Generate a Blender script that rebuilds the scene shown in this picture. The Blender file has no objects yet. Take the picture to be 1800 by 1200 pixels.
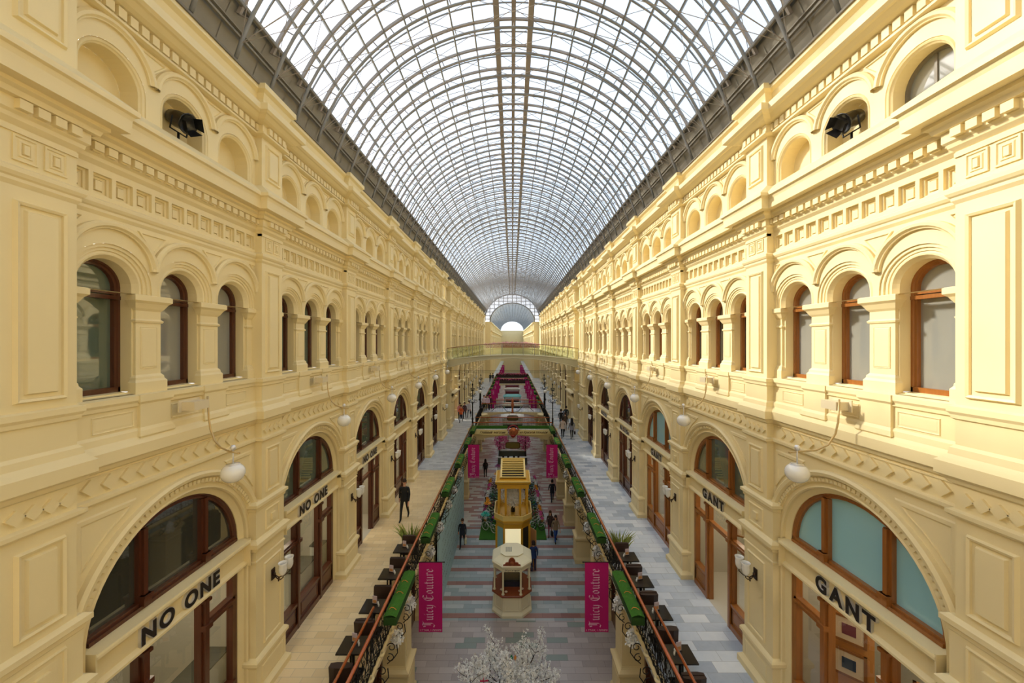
import bpy, math, random
from mathutils import Vector, Matrix
PI=math.pi
C=bpy.context.scene.collection
# ---------------------------------------------------------------- camera, light, exposure
CX,CZ=-0.055,13.0
cam=bpy.data.objects.new('camera',bpy.data.cameras.new('camera')); C.objects.link(cam)
cam.location=(CX,0,CZ); cam.rotation_euler=(PI/2,0,0)
cam.data.sensor_width=36; cam.data.lens=13.2; cam.data.clip_start=.05; cam.data.clip_end=900
bpy.context.scene.camera=cam
vs=bpy.context.scene.view_settings
vs.view_transform='Standard'; vs.look='None'; vs.gamma=1; vs.use_curve_mapping=False; vs.exposure=.68
SUN=Vector((-1,.5,.74)).normalized()
w=bpy.data.worlds.new('world'); bpy.context.scene.world=w; w.use_nodes=True
nt=w.node_tree; bg=nt.nodes['Background']; sky=nt.nodes.new('ShaderNodeTexSky'); sky.sky_type='NISHITA'
sky.sun_disc=False; sky.sun_elevation=math.asin(SUN.z); sky.sun_rotation=math.atan2(SUN.x,SUN.y)
sky.air_density=1.0; sky.dust_density=3.5; sky.ozone_density=1.0
mx=nt.nodes.new('ShaderNodeMix'); mx.data_type='RGBA'; mx.inputs[0].default_value=.45
mx.inputs[7].default_value=(3.0,3.45,4.0,1)
sc_=nt.nodes.new('ShaderNodeVectorMath'); sc_.operation='SCALE'; sc_.inputs['Scale'].default_value=.42
nt.links.new(sky.outputs[0],sc_.inputs[0]); nt.links.new(sc_.outputs[0],mx.inputs[6])
nt.links.new(mx.outputs[2],bg.inputs['Color']); bg.inputs['Strength'].default_value=.42
sl=bpy.data.lights.new('sun','SUN'); sl.energy=4.9; sl.angle=math.radians(5); sl.color=(1,.93,.82)
so=bpy.data.objects.new('sun',sl); C.objects.link(so); so.rotation_euler=SUN.to_track_quat('Z','Y').to_euler()
# ---------------------------------------------------------------- helpers
def lin(c):
    return tuple(((x/255/12.92) if x/255<=.04045 else ((x/255+.055)/1.055)**2.4) for x in c)+(1,)
MATS={}
def mat(name,rgb,rough=.6,metal=0,spec=.5,noise=0,nscale=6,bump=0,coat=0,emit=None,es=1,stretch=None,rgb2=None):
    if name in MATS: return MATS[name]
    m=bpy.data.materials.new(name); m.use_nodes=True; n=m.node_tree; b=n.nodes['Principled BSDF']
    b.inputs['Base Color'].default_value=lin(rgb); b.inputs['Roughness'].default_value=rough; b.inputs['Metallic'].default_value=metal
    b.inputs['Specular IOR Level'].default_value=spec; b.inputs['Coat Weight'].default_value=coat
    if noise or bump or rgb2:
        tc=n.nodes.new('ShaderNodeTexCoord'); mp=n.nodes.new('ShaderNodeMapping'); nz=n.nodes.new('ShaderNodeTexNoise')
        nz.inputs['Scale'].default_value=nscale; nz.inputs['Detail'].default_value=5
        n.links.new(tc.outputs['Object'],mp.inputs[0]); n.links.new(mp.outputs[0],nz.inputs['Vector'])
        if stretch: mp.inputs['Scale'].default_value=stretch
        r=n.nodes.new('ShaderNodeMix'); r.data_type='RGBA'
        a=Vector(lin(rgb)[:3]); 
        c1=tuple(a*(1-noise))+(1,); c2=tuple(a*(1+noise))+(1,)
        if rgb2: c1=lin(rgb); c2=lin(rgb2)
        r.inputs[6].default_value=c1; r.inputs[7].default_value=c2
        n.links.new(nz.outputs['Fac'],r.inputs[0]); n.links.new(r.outputs[2],b.inputs['Base Color'])
        if bump:
            bp=n.nodes.new('ShaderNodeBump'); bp.inputs['Strength'].default_value=bump; bp.inputs['Distance'].default_value=.02
            n.links.new(nz.outputs['Fac'],bp.inputs['Height']); n.links.new(bp.outputs[0],b.inputs['Normal'])
    if emit: b.inputs['Emission Color'].default_value=lin(emit); b.inputs['Emission Strength'].default_value=es
    MATS[name]=m; return m
cream=mat('cream_paint',(236,217,166),.55,noise=.05,nscale=1.3,bump=.04)
iron=mat('black_iron',(24,22,22),.45,.4)
steel=mat('vault_steel',(146,146,144),.6,.1,noise=.25,nscale=3)
rust=mat('vault_outer_steel',(160,150,140),.7,0,noise=.2,nscale=3)
curbm=mat('curb_sheet_metal',(150,143,128),.7,.1,noise=.2,nscale=1.5,bump=.1)
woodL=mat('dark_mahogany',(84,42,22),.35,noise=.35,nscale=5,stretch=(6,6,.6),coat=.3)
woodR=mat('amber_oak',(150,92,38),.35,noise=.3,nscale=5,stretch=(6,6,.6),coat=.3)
copper=mat('polished_handrail_wood',(178,88,34),.25,noise=.2,nscale=4,stretch=(1,.1,1),coat=.6)
turf=mat('artificial_turf',(56,108,24),.95,noise=.45,nscale=60,bump=.6)
white=mat('opal_glass',(238,236,230),.18,spec=.6,coat=.5)
chrome=mat('chrome',(226,226,230),.3,.55)
black=mat('black_lacquer',(22,20,20),.3,coat=.3)
leather=mat('brown_leather',(54,34,24),.5)
dark=mat('dark_room',(38,34,30),.8)
magenta=mat('magenta_cloth',(190,6,114),.8,noise=.08,nscale=2)
pinkink=mat('pale_pink_ink',(236,190,220),.7)
blueglass=mat('frosted_blue_glass',(150,196,204),.08,coat=.4)
greyglass=mat('grey_blind_glass',(140,140,132),.04,spec=.8,coat=1)
greenglass=mat('green_grey_glass',(84,98,84),.03,spec=1,coat=1)
darkglass=mat('dark_glass',(62,62,52),.03,spec=1,coat=1)
def glassmat(name,tint,gl=.12,rough=.02):
    if name in MATS: return MATS[name]
    m=bpy.data.materials.new(name); m.use_nodes=True; n=m.node_tree; n.nodes.clear()
    o=n.nodes.new('ShaderNodeOutputMaterial'); t=n.nodes.new('ShaderNodeBsdfTransparent'); g=n.nodes.new('ShaderNodeBsdfGlossy'); x=n.nodes.new('ShaderNodeMixShader')
    f=n.nodes.new('ShaderNodeFresnel'); f.inputs[0].default_value=1.45
    mm=n.nodes.new('ShaderNodeMath'); mm.operation='ADD'; mm.inputs[1].default_value=gl-.04; mm.use_clamp=True
    n.links.new(f.outputs[0],mm.inputs[0]); n.links.new(mm.outputs[0],x.inputs[0])
    t.inputs[0].default_value=tint+(1,); g.inputs['Roughness'].default_value=rough; g.inputs[0].default_value=(.9,.9,.9,1)
    n.links.new(t.outputs[0],x.inputs[1]); n.links.new(g.outputs[0],x.inputs[2]); n.links.new(x.outputs[0],o.inputs[0])
    MATS[name]=m; return m
shopglass=glassmat('clear_shop_glass',(.86,.88,.85),.1)
railglass=glassmat('green_rail_glass',(.80,.86,.74),.12)
roofglass=glassmat('roof_glass',(.93,.95,.96),.03)

class M:
    def __init__(s): s.v=[]; s.f=[]; s.mi=[]; s.sm=[]; s.cur=0; s.smooth=False
    def face(s,idx): s.f.append(idx); s.mi.append(s.cur); s.sm.append(s.smooth)
    def quad(s,a,b,c,d):
        i=len(s.v); s.v+=[a,b,c,d]; s.face((i,i+1,i+2,i+3))
    def poly(s,pts):
        i=len(s.v); s.v+=list(pts); s.face(tuple(range(i,i+len(pts))))
    def box(s,x0,x1,y0,y1,z0,z1):
        i=len(s.v); s.v+=[(x0,y0,z0),(x1,y0,z0),(x1,y1,z0),(x0,y1,z0),(x0,y0,z1),(x1,y0,z1),(x1,y1,z1),(x0,y1,z1)]
        for f in ((0,3,2,1),(4,5,6,7),(0,1,5,4),(1,2,6,5),(2,3,7,6),(3,0,4,7)): s.face(tuple(i+k for k in f))
    def rings(s,rs,closed=True,caps=False):
        n=len(rs[0]); i=len(s.v)
        for r in rs: s.v+=list(r)
        for k in range(len(rs)-1):
            for j in range(n if closed else n-1):
                a=i+k*n+j; b=i+k*n+(j+1)%n; s.face((a,b,b+n,a+n))
        if caps:
            s.face(tuple(i+j for j in range(n))[::-1]); s.face(tuple(i+(len(rs)-1)*n+j for j in range(n)))
    def tube(s,path,r,seg=6,caps=True):
        sm=s.smooth; s.smooth=seg>5
        P=[Vector(p) for p in path]; rs=[]; up=Vector((0,0,1)); prev=None
        for k,p in enumerate(P):
            t=(P[min(k+1,len(P)-1)]-P[max(k-1,0)]); t=t.normalized() if t.length>1e-9 else Vector((0,0,1))
            if prev is None:
                a=t.cross(up); 
                if a.length<.05: a=t.cross(Vector((1,0,0)))
                a.normalize()
            else:
                a=(prev-t*prev.dot(t)); a=a.normalized() if a.length>1e-6 else t.orthogonal().normalized()
            prev=a; b=t.cross(a); rr=r[k] if isinstance(r,(list,tuple)) else r
            rs.append([tuple(p+(a*math.cos(2*PI*j/seg)+b*math.sin(2*PI*j/seg))*rr) for j in range(seg)])
        s.rings(rs,True,caps); s.smooth=sm
    def lathe(s,prof,c=(0,0,0),seg=16,caps=True,sx=1,sy=1,off=0):
        sm=s.smooth; s.smooth=seg>8
        rs=[[(c[0]+r*sx*math.cos(2*PI*(j+off)/seg),c[1]+r*sy*math.sin(2*PI*(j+off)/seg),c[2]+z) for j in range(seg)] for r,z in prof]
        s.rings(rs,True,caps); s.smooth=sm
    def prism(s,pts,axis,a,b):
        # pts 2D in the other two axes (cyclic order), extruded along axis from a to b
        def mk(p,t):
            return {0:(t,p[0],p[1]),1:(p[0],t,p[1]),2:(p[0],p[1],t)}[axis]
        s.rings([[mk(p,a) for p in pts],[mk(p,b) for p in pts]],True,True)
    def build(s,name,mats,parent=None,loc=None):
        me=bpy.data.meshes.new(name); me.from_pydata(s.v,[],s.f)
        if not isinstance(mats,(list,tuple)): mats=[mats]
        for m in mats: me.materials.append(m)
        me.polygons.foreach_set('material_index',s.mi); me.polygons.foreach_set('use_smooth',s.sm)
        me.update()
        o=bpy.data.objects.new(name,me); C.objects.link(o)
        if parent: o.parent=parent
        if loc: o.location=loc
        return o
def empty(name,loc=(0,0,0),rz=0,parent=None):
    o=bpy.data.objects.new(name,None); C.objects.link(o); o.location=loc; o.rotation_euler=(0,0,rz); o.empty_display_size=.1
    if parent: o.parent=parent
    return o
def tag(o,label,cat,group=None,kind=None):
    o['label']=label; o['category']=cat
    if group: o['group']=group
    if kind: o['kind']=kind
    return o
def struct(o): o['kind']='structure'; return o
def thing(name,label,cat,loc,rz=0,group=None): return tag(empty(name,loc,rz),label,cat,group)
KIDS={}
def copy_tree(o,parent=None,loc=None,rz=None,label=None,sx=None):
    c=o.copy(); C.objects.link(c)
    if parent is not None: c.parent=parent
    if loc is not None: c.location=loc
    if rz is not None: c.rotation_euler=(0,0,rz)
    if sx: c.scale=(sx,1,1)
    if label: c['label']=label
    for ch in o.children: copy_tree(ch,c)
    return c
def inst(o,parent=None,loc=(0,0,0),sx=1,rz=0,name=None):
    c=bpy.data.objects.new(name or o.name.split('.')[0],o.data); C.objects.link(c); c.location=loc; c.scale=(sx,1,1); c.rotation_euler=(0,0,rz)
    if parent: c.parent=parent
    return c
ORD=['first','second','third','fourth','fifth','sixth','seventh','eighth','ninth','tenth','eleventh','twelfth','thirteenth','fourteenth','fifteenth','sixteenth','seventeenth','eighteenth','nineteenth','twentieth']
def text_obj(s,size,name,m,parent,loc,rot,ext=.01,bold=0,align='CENTER',sx=1,shear=0,spacing=1):
    cu=bpy.data.curves.new(name,'FONT'); cu.body=s; cu.size=size; cu.extrude=ext; cu.offset=bold; cu.align_x=align; cu.align_y='CENTER'; cu.shear=shear; cu.space_character=spacing
    t=bpy.data.objects.new(name,cu); C.objects.link(t); dg=bpy.context.evaluated_depsgraph_get()
    me=bpy.data.meshes.new_from_object(t.evaluated_get(dg)); bpy.data.objects.remove(t); me.materials.clear(); me.materials.append(m)
    o=bpy.data.objects.new(name,me); C.objects.link(o); o.parent=parent; o.location=loc; o.rotation_euler=rot; o.scale=(sx,1,1)
    return o
# ---------------------------------------------------------------- facade geometry (p = towards the nave, s = along the wall, h = height from eye level)
PF=5.855; BAY=4.47; Y0=4.235; WP=-.158
def P(p,s,h): return (p-PF,s,h)
def fquad(m,a,b,c,d): m.quad(P(*a),P(*b),P(*c),P(*d))
def wall(m,s0,s1,h0,h1,p,ops=(),n=14):
    bs={s0,s1}
    for o in ops:
        c,r,zs,zb,arch=o
        if arch: bs|={c-r*math.cos(PI*k/n) for k in range(n+1)}
        else: bs|={c-r,c+r}
    bs=sorted(b for b in bs if s0-1e-6<=b<=s1+1e-6)
    for a,b in zip(bs,bs[1:]):
        if b-a<1e-5: continue
        mid=(a+b)/2; op=None
        for o in ops:
            if abs(mid-o[0])<o[1]: op=o
        if not op: fquad(m,(p,a,h0),(p,b,h0),(p,b,h1),(p,a,h1)); continue
        c,r,zs,zb,arch=op
        ta=zs+(math.sqrt(max(0,r*r-(a-c)**2)) if arch else 0); tb=zs+(math.sqrt(max(0,r*r-(b-c)**2)) if arch else 0)
        fquad(m,(p,a,ta),(p,b,tb),(p,b,h1),(p,a,h1))
        if zb>h0+1e-6: fquad(m,(p,a,h0),(p,b,h0),(p,b,zb),(p,a,zb))
def ring(m,c,zs,prof,zb=None,a0=0,a1=180,n=18):
    dirs=[(math.cos(math.radians(a0+(a1-a0)*k/n)),math.sin(math.radians(a0+(a1-a0)*k/n))) for k in range(n+1)]
    rs=[]
    for r,p in prof:
        L=[P(p,c+r*d[0],zs+r*d[1]) for d in dirs]
        if zb is not None: L=[P(p,c+r,zb)]+L+[P(p,c-r,zb)]
        rs.append(L)
    m.rings(rs,False)
def sweep(m,s0,s1,prof):
    m.rings([[P(p,s0,h) for p,h in prof],[P(p,s1,h) for p,h in prof]],False)
def stack(m,a,b,back,front,prof,top=True):
    rs=[[P(back,a-q,h),P(front+q,a-q,h),P(front+q,b+q,h),P(back,b+q,h)] for q,h in prof]
    m.rings(rs,True,top)
def fbox(m,p0,p1,s0,s1,h0,h1): m.box(p0-PF,p1-PF,s0,s1,h0,h1)
def panel(m,s0,s1,h0,h1,p,w=.05,d=.045,inset=.05,d2=.04):
    # raised moulding frame with a raised field inside
    def r(i): return (s0+i,s1-i,h0+i,h1-i)
    lv=[(0,0),(.4*w,d),(w,d*.7),(w*1.1,.004),(w+inset,.004),(w+inset+.015,max(d2,.006))]
    rs=[]
    for i,q in lv:
        a,b,c,e=r(i); rs.append([P(p+q,a,c),P(p+q,b,c),P(p+q,b,e),P(p+q,a,e)])
    m.rings(rs,True,True)
def coffer(m,c,h,w,ht,p):
    lv=[(0,0),(0,-.045),(.03,-.05),(.03,-.075),(.065,-.08),(.065,-.10),(.075,-.10),(.08,-.06)]
    rs=[[P(p+q,c-w/2+i,h-ht/2+i),P(p+q,c+w/2-i,h-ht/2+i),P(p+q,c+w/2-i,h+ht/2-i),P(p+q,c-w/2+i,h+ht/2-i)] for i,q in lv]
    m.rings(rs,True,False); m.poly(rs[-1])
def tri(m,pts,p,d=-.03,b=.035):
    cx=sum(a[0] for a in pts)/len(pts); cy=sum(a[1] for a in pts)/len(pts)
    r1=[P(p+.001,s,h) for s,h in pts]; r2=[P(p+.025,s+(cx-s)*.06,h+(cy-h)*.06) for s,h in pts]; r3=[P(p+.025,s+(cx-s)*.22,h+(cy-h)*.22) for s,h in pts]; r4=[P(p+.002,s+(cx-s)*.3,h+(cy-h)*.3) for s,h in pts]
    m.rings([r1,r2,r3,r4],True,True)
TOPC=[(0,5.84),(.23,5.84),(.23,5.72),(.15,5.67),(.11,5.55),(.11,5.32),(.37,5.31),(.39,5.29),(.39,5.15),(.34,5.11),(.30,5.10),(.22,5.04),(.15,5.01),(.07,4.99),(.07,4.82),(.12,4.81),(.12,4.77),(.06,4.75),(0,4.74)]
MIDC=[(0,3.62),(.43,3.29),(.43,3.22),(.39,3.20),(.37,3.14),(.36,2.96),(.22,2.95),(.22,2.90),(.17,2.87),(.15,2.81),(.09,2.80),(.09,2.66),(.06,2.63),(.05,2.58),(0,2.52)]
LOWF=[(0,2.06),(.07,2.02),(.07,1.97),(.05,1.93),(.03,1.91),(.03,1.87),(0,1.82)]
SILL=[(0,-.84),(.06,-.86),(.06,-.93),(.035,-.97),(.03,-1.02),(0,-1.04)]
BAND=[(0,-1.37),(.04,-1.41),(.05,-1.50),(.09,-1.55),(.14,-1.60),(.14,-1.77),(.08,-1.81),(.05,-1.87),(0,-1.90)]
FRZ2=[(0,-2.22),(.07,-2.24),(.07,-2.29),(.04,-2.32),(0,-2.34)]
WIN=[1.375,2.625,3.875]; FL=-8.15; S0,S1=.77,BAY
def off(prof,o): return [(q+o,h) for q,h in prof]
def mk_cornice(s0=S0,s1=S1):
    m=M()
    for pr in (TOPC,MIDC,LOWF,SILL,BAND,FRZ2): sweep(m,s0,s1,off(pr,WP))
    n=int((s1-s0)/.185)
    for k in range(n):
        s=s0+(s1-s0)*(k+.5)/n; fbox(m,WP,WP+.16,s-.062,s+.062,2.68,2.79); fbox(m,WP,WP+.13,s-.055,s+.055,2.66,2.70)
    n=int((s1-s0)/.17)
    for k in range(n):
        s=s0+(s1-s0)*(k+.5)/n; fbox(m,WP,WP+.135,s-.06,s+.06,4.83,4.98)
    # coffered frieze
    n=round((s1-s0)/.306); pt=(s1-s0)/n; w=pt-.06
    wall(m,s0,s1,2.06,2.52,WP,[(s0+pt*(k+.5),w/2,2.42,2.12,False) for k in range(n)])
    for k in range(n): coffer(m,s0+pt*(k+.5),2.27,w,.30,WP)
    # diamond frieze
    wall(m,s0,s1,-2.22,-1.90,WP); wall(m,s0,s1,-1.37,-1.04,WP)
    n=int((s1-s0-.3)/.245); pt=(s1-s0-.3)/n
    for k in range(n):
        c=s0+.15+pt*(k+.5); h=-2.065; r=.118
        m.rings([[P(WP,c-r,h),P(WP,c,h-r),P(WP,c+r,h),P(WP,c,h+r)],[P(WP+.035,c-r,h),P(WP+.035,c,h-r),P(WP+.035,c+r,h),P(WP+.035,c,h+r)]],True,True)
    sweep(m,s0,s1,[(WP,-1.925),(WP+.02,-1.93),(WP+.02,-1.945),(WP,-1.95)])
    return m
LAB=lambda r:[(r+.05,WP),(r+.05,WP+.05),(r+.02,WP+.085),(r-.02,WP+.08),(r-.045,WP+.045),(r-.06,WP+.04),(r-.06,WP)]
def mk_upper(W=WIN,s0=S0,s1=S1,half=.385,rr=.60,sp=.625):
    m=M(); k=half/.385
    wall(m,s0,s1,-.84,.75,-.28,[(c,half,.75,-.80,False) for c in W])
    fquad(m,(-.28,s0,-.84),(-.28,s1,-.84),(WP,s1,-.84),(WP,s0,-.84)); fquad(m,(-.28,s0,.75),(-.28,s1,.75),(WP,s1,.75),(WP,s0,.75))
    wall(m,s0,s1,.75,1.82,WP,[(c,rr,.85,.75,True) for c in W])
    for c in W:
        ring(m,c,.85,[(rr,WP),(rr,-.18),(.55*k,-.18),(.545*k,-.205),(.50*k,-.205),(.495*k,-.225),(.465*k,-.205),(.44*k,-.21),(.41*k,-.25),(half,-.28)],zb=.75)
        ring(m,c,.85,[(half,-.28),(half,-.51)],zb=-.80)
        fquad(m,(-.20,c-half,-.83),(-.20,c+half,-.83),(-.54,c+half,-.79),(-.54,c-half,-.79))
        ring(m,c,1.10,LAB(.63*k if k<1 else .63),a0=4,a1=176)
    ps=[s0+.06]+[(a+b)/2 for a,b in zip(W,W[1:])]+[s1-.06]
    for c in ps:
        e=c in (ps[0],ps[-1]); a,b=(c-.215*k,c+.215*k)
        if e: a,b=(c-.1,c+.1)
        stack(m,a,b,-.30,-.235,[(.06,-.84),(.06,-.66),(.035,-.62),(.03,-.58),(0,-.54),(0,.30),(.02,.31),(.03,.34),(.0,.37),(0,.50),(.03,.54),(.06,.60),(.07,.62),(.11,.66),(.11,.74),(.09,.755)])
        if not e:
            panel(m,a+.07,b-.07,-.44,.24,-.235,.012,.012,.0,.014)
            stack(m,a-.05,b+.05,WP,WP+.05,[(.03,-.85),(.03,-.96),(0,-1.0),(0,-1.37),(.03,-1.42),(.05,-1.5),(.0,-1.56)])
    for c in W: 
        panel(m,c-.30,c+.30,-1.34,-1.09,WP,.02,.015,.02,-.005)
    for a,b in zip(W,W[1:]):
        c=(a+b)/2; tri(m,[(c-.27,1.76),(c+.27,1.76),(c,1.42)],WP)
    tri(m,[(s0+.03,1.76),(s0+.2,1.76),(s0+.03,1.55)],WP); tri(m,[(s1-.2,1.76),(s1-.03,1.76),(s1-.03,1.55)],WP)
    return m
def mk_attic(W=WIN,s0=S0,s1=S1,r=.42):
    m=M(); k=r/.42
    wall(m,s0,s1,3.62,4.74,WP,[(c,.50*k,3.93,3.62,True) for c in W])
    for c in W:
        ring(m,c,3.93,[(.50*k,WP),(.495*k,WP-.02),(.475*k,WP+.005),(.45*k,WP-.01),(.44*k,WP-.03),(r,WP-.05),(r,-.52)],zb=3.62)
        fquad(m,(WP,c-.5*k,3.62),(WP,c+.5*k,3.62),(-.52,c+.5*k,3.62),(-.52,c-.5*k,3.62))
        ring(m,c,4.13,LAB(.60*k),a0=6,a1=174)
    for a,b in zip(W,W[1:]):
        c=(a+b)/2; tri(m,[(c-.25,4.70),(c+.25,4.70),(c,4.42)],WP)
    return m
def mk_attic_back(W=WIN,r=.42):
    m=M()
    for c in W:
        m.poly([P(-.50,c+r*math.cos(PI*k/12),3.93+r*math.sin(PI*k/12)) for k in range(13)]+[P(-.50,c-r,3.6),P(-.50,c+r,3.6)])
    return m
SC=2.62; SH=-4.39
def mk_shoparch():
    m=M()
    wall(m,S0,S1,FL,-2.34,WP,[(SC,1.72,SH,FL,True)],n=24)
    ring(m,SC,SH,[(1.94,WP),(1.94,WP+.08),(1.90,WP+.12),(1.84,WP+.10),(1.81,WP+.04),(1.81,WP+.02),(1.72,WP+.02),(1.72,WP)],a0=21,a1=159,n=30)
    ring(m,SC,SH,[(1.72,WP),(1.715,WP-.015),(1.64,WP-.015),(1.62,WP+.01),(1.60,WP-.02),(1.60,-.24),(1.53,-.28),(1.50,-.30),(1.50,-.42)],zb=FL,n=30)
    for k in range(46):
        a=math.radians(22+136*k/45); 
        for rr in (1.765,):
            c,s_=math.cos(a),math.sin(a); t=.032
            def q(r,dt,p): return P(p,SC+r*c-dt*s_,SH+r*s_+dt*c)
            m.rings([[q(1.73,-t,WP),q(1.80,-t,WP),q(1.80,t,WP),q(1.73,t,WP)],[q(1.73,-t,WP+.05),q(1.80,-t,WP+.05),q(1.80,t,WP+.05),q(1.73,t,WP+.05)]],True,True)
    # spandrel panels
    def arcpts(sgn):
        pts=[(SC+sgn*1.77,-2.47),(SC+sgn*1.77,-3.33)]
        for a in (36,42,48,54,60): aa=math.radians(a); pts.append((SC+sgn*2.06*math.cos(aa),SH+2.06*math.sin(aa)))
        return pts+[(SC+sgn*.90,-2.47)]
    for sg in (-1,1):
        pts=arcpts(sg); tri(m,pts,WP)
    return m
def mk_pilaster():
    m=M(); a,b=0,.77
    pr=[]
    for L in (TOPC,MIDC,LOWF,SILL,BAND,FRZ2): pr+=L[:]
    stack(m,a,b,-.30,0,pr)
    stack(m,a,b,-.30,0,[(0,-2.34),(0,-3.74)])
    panel(m,.12,.65,3.78,4.62,0); panel(m,.12,.65,-.74,1.66,0); panel(m,.13,.64,-3.55,-2.50,0)
    for k,c in enumerate((.235,.535)): coffer2(m,c,2.27,.24,.30,0)
    fbox(m,-.1,.02,-.0,.77,2.44,2.50)
    for k in range(4):
        c=.13+.17*k; fbox(m,0,.16,c-.06,c+.06,2.68,2.79); fbox(m,0,.135,c-.055,c+.055,4.83,4.98)
        for h in (-2.065,):
            r=.095; m.rings([[P(q,c-r,h),P(q,c,h-r),P(q,c+r,h),P(q,c,h+r)] for q in (0,.035)],True,True)
    # lower pier
    stack(m,-.2,.84,-.30,0,[(0,-3.66),(.07,-3.70),(.07,-3.77),(.03,-3.80),(.02,-3.86),(0,-3.88),(0,-4.50),(.05,-4.52),(.10,-4.57),(.10,-4.66),(.05,-4.70),(.04,-4.76),(0,-4.79),(0,-4.98),(.02,-5.0),(.02,-5.04),(0,-5.06),(0,-7.18),(.05,-7.22),(.08,-7.26),(.08,-7.33),(.04,-7.38),(.03,-7.42),(.03,-7.90),(.06,-7.94),(.12,-8.0),(.12,FL)])
    panel(m,.12,.65,-4.44,-3.95,0,.04,.03,.05,-.01); fbox(m,0,.05,.31,.46,-4.27,-4.12)
    panel(m,.06,.71,-7.05,-5.18,0,.05,.03,.04,-.01); panel(m,-.05,.76,-7.86,-7.48,.03,.02,.012,.0,.012)
    return m
def coffer2(m,c,h,w,ht,p):
    lv=[(0,0),(0,.02),(.02,.02),(.03,.004),(.05,.004),(.06,.018),(.075,.018),(.085,.002),(.09,.002),(.095,.03)]
    rs=[[P(p+q,c-w/2+i,h-ht/2+i),P(p+q,c+w/2-i,h-ht/2+i),P(p+q,c+w/2-i,h+ht/2-i),P(p+q,c-w/2+i,h+ht/2-i)] for i,q in lv]
    m.rings(rs,True,True)
# ---------------------------------------------------------------- the two long walls
walls={}
for side in ('left','right'):
    walls[side]=struct(empty('wall_'+side,(0,0,0)))
proto={}
def addp(side,key,name,y,builder,material=None,z=CZ):
    sx=1 if side=='left' else -1
    if key not in proto: proto[key]=builder().build(name,material or cream).data
    o=bpy.data.objects.new(name,proto[key]); C.objects.link(o); o.parent=walls[side]; o.location=(0,y,z); o.scale=(sx,1,1)
    return o
NW=[0]
def window_obj(side,y,key,parts,label=None):
    # parts: list of (name, builder, material)
    NW[0]+=1; sx=1 if side=='left' else -1
    r=struct(empty('window_%d'%NW[0],(0,y,CZ)))
    for nm,b,mt in parts:
        k=key+nm
        if k not in proto: proto[k]=b().build(nm,mt).data; 
        o=bpy.data.objects.new(nm,proto[k]); C.objects.link(o); o.parent=r; o.scale=(sx,1,1)
        if o.data.materials[0]!=mt:
            o.material_slots[0].link='OBJECT'; o.material_slots[0].material=mt
    return r
def mk_winframe(half=.385):
    m=M(); c=0
    ring(m,c,.85,[(half+.01,-.455),(half-.03,-.455),(half-.04,-.475),(half-.075,-.475),(half-.085,-.5455),(half-.085,-.545)],zb=-.80,n=14)
    fbox(m,-.545,-.455,-half,half,-.80,-.72); fbox(m,-.545,-.445,-half,half,.66,.72); fbox(m,-.545,-.465,-half,half,.74,.79)
    return m
def mk_winpane(half=.385):
    m=M(); r=half-.07
    m.poly([P(-.53,r*math.cos(PI*k/14),.85+r*math.sin(PI*k/14)) for k in range(15)]+[P(-.53,-r,-.74),P(-.53,r,-.74)])
    return m
def upper_windows(side,y,W,i,half=.385):
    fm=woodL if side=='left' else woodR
    for j,c in enumerate(W):
        if side=='left': pm=greenglass if (i==0 and j==0) or i==1 else (greyglass if i==0 else darkglass)
        else: pm=greyglass if i==0 else darkglass
        key='w%.2f'%half
        window_obj(side,y+c,key,[('window_frame',lambda:mk_winframe(half),fm),('pane',lambda:mk_winpane(half),pm)])
# ---- shopfronts
def mk_shopframe(door=False):
    m=M(); F=-.32; B=-.46
    ring(m,SC,SH,[(1.52,F),(1.47,F),(1.45,F-.03),(1.41,F-.03),(1.40,B)],n=24)
    fbox(m,B,F,SC-1.5,SC+1.5,SH-.02,SH+.09); fbox(m,B,F+.04,SC-1.46,SC+1.46,SH-.02,SH+.04)
    for g in (-.62,.62):
        t=math.sqrt(1.42**2-.62**2)
        fbox(m,B,F,SC+g-.075,SC+g+.075,SH,SH+t); fbox(m,B,F+.045,SC+g-.035,SC+g+.035,SH,SH+t)
        fbox(m,F,F+.08,SC+g-.07,SC+g+.07,SH+.04,SH+.20); fbox(m,F,F+.10,SC+g-.08,SC+g+.08,SH+.16,SH+.20)
        fbox(m,B,F,SC+g-.085,SC+g+.085,FL,-5.0); fbox(m,F,F+.06,SC+g-.05,SC+g+.05,FL,-5.0)
        fbox(m,F,F+.10,SC+g-.09,SC+g+.09,-5.72,-5.62); fbox(m,F,F+.09,SC+g-.08,SC+g+.08,-5.18,-5.12)
        fbox(m,B,F,SC+g*2.33-.07,SC+g*2.33+.07,FL,-5.0)
        a,b=sorted((SC+g,SC+g*2.33))
        fbox(m,B,F,a,b,-5.76,-5.60); fbox(m,F,F+.05,a+.06,b-.05,-5.70,-5.64)
        fbox(m,B,F,a,b,FL,-7.42); fbox(m,F,F+.04,a+.05,b-.05,-7.50,-7.42); fbox(m,F,F+.05,a+.05,b-.05,FL,-8.0); panel(m,a+.13,b-.11,-7.92,-7.56,F,.03,.02,.0,.012)
    fbox(m,B,F,SC-.6,SC+.6,-5.1,-5.0)
    if door: fbox(m,B,F,SC-.6,SC+.6,-5.76,-5.64)
    else:
        fbox(m,B,F,SC-.6,SC+.6,FL,-7.42); fbox(m,F,F+.04,SC-.55,SC+.55,-7.50,-7.42); fbox(m,F,F+.05,SC-.55,SC+.55,FL,-8.0); panel(m,SC-.45,SC+.45,-7.92,-7.56,F,.03,.02,.0,.012)
    return m
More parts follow.
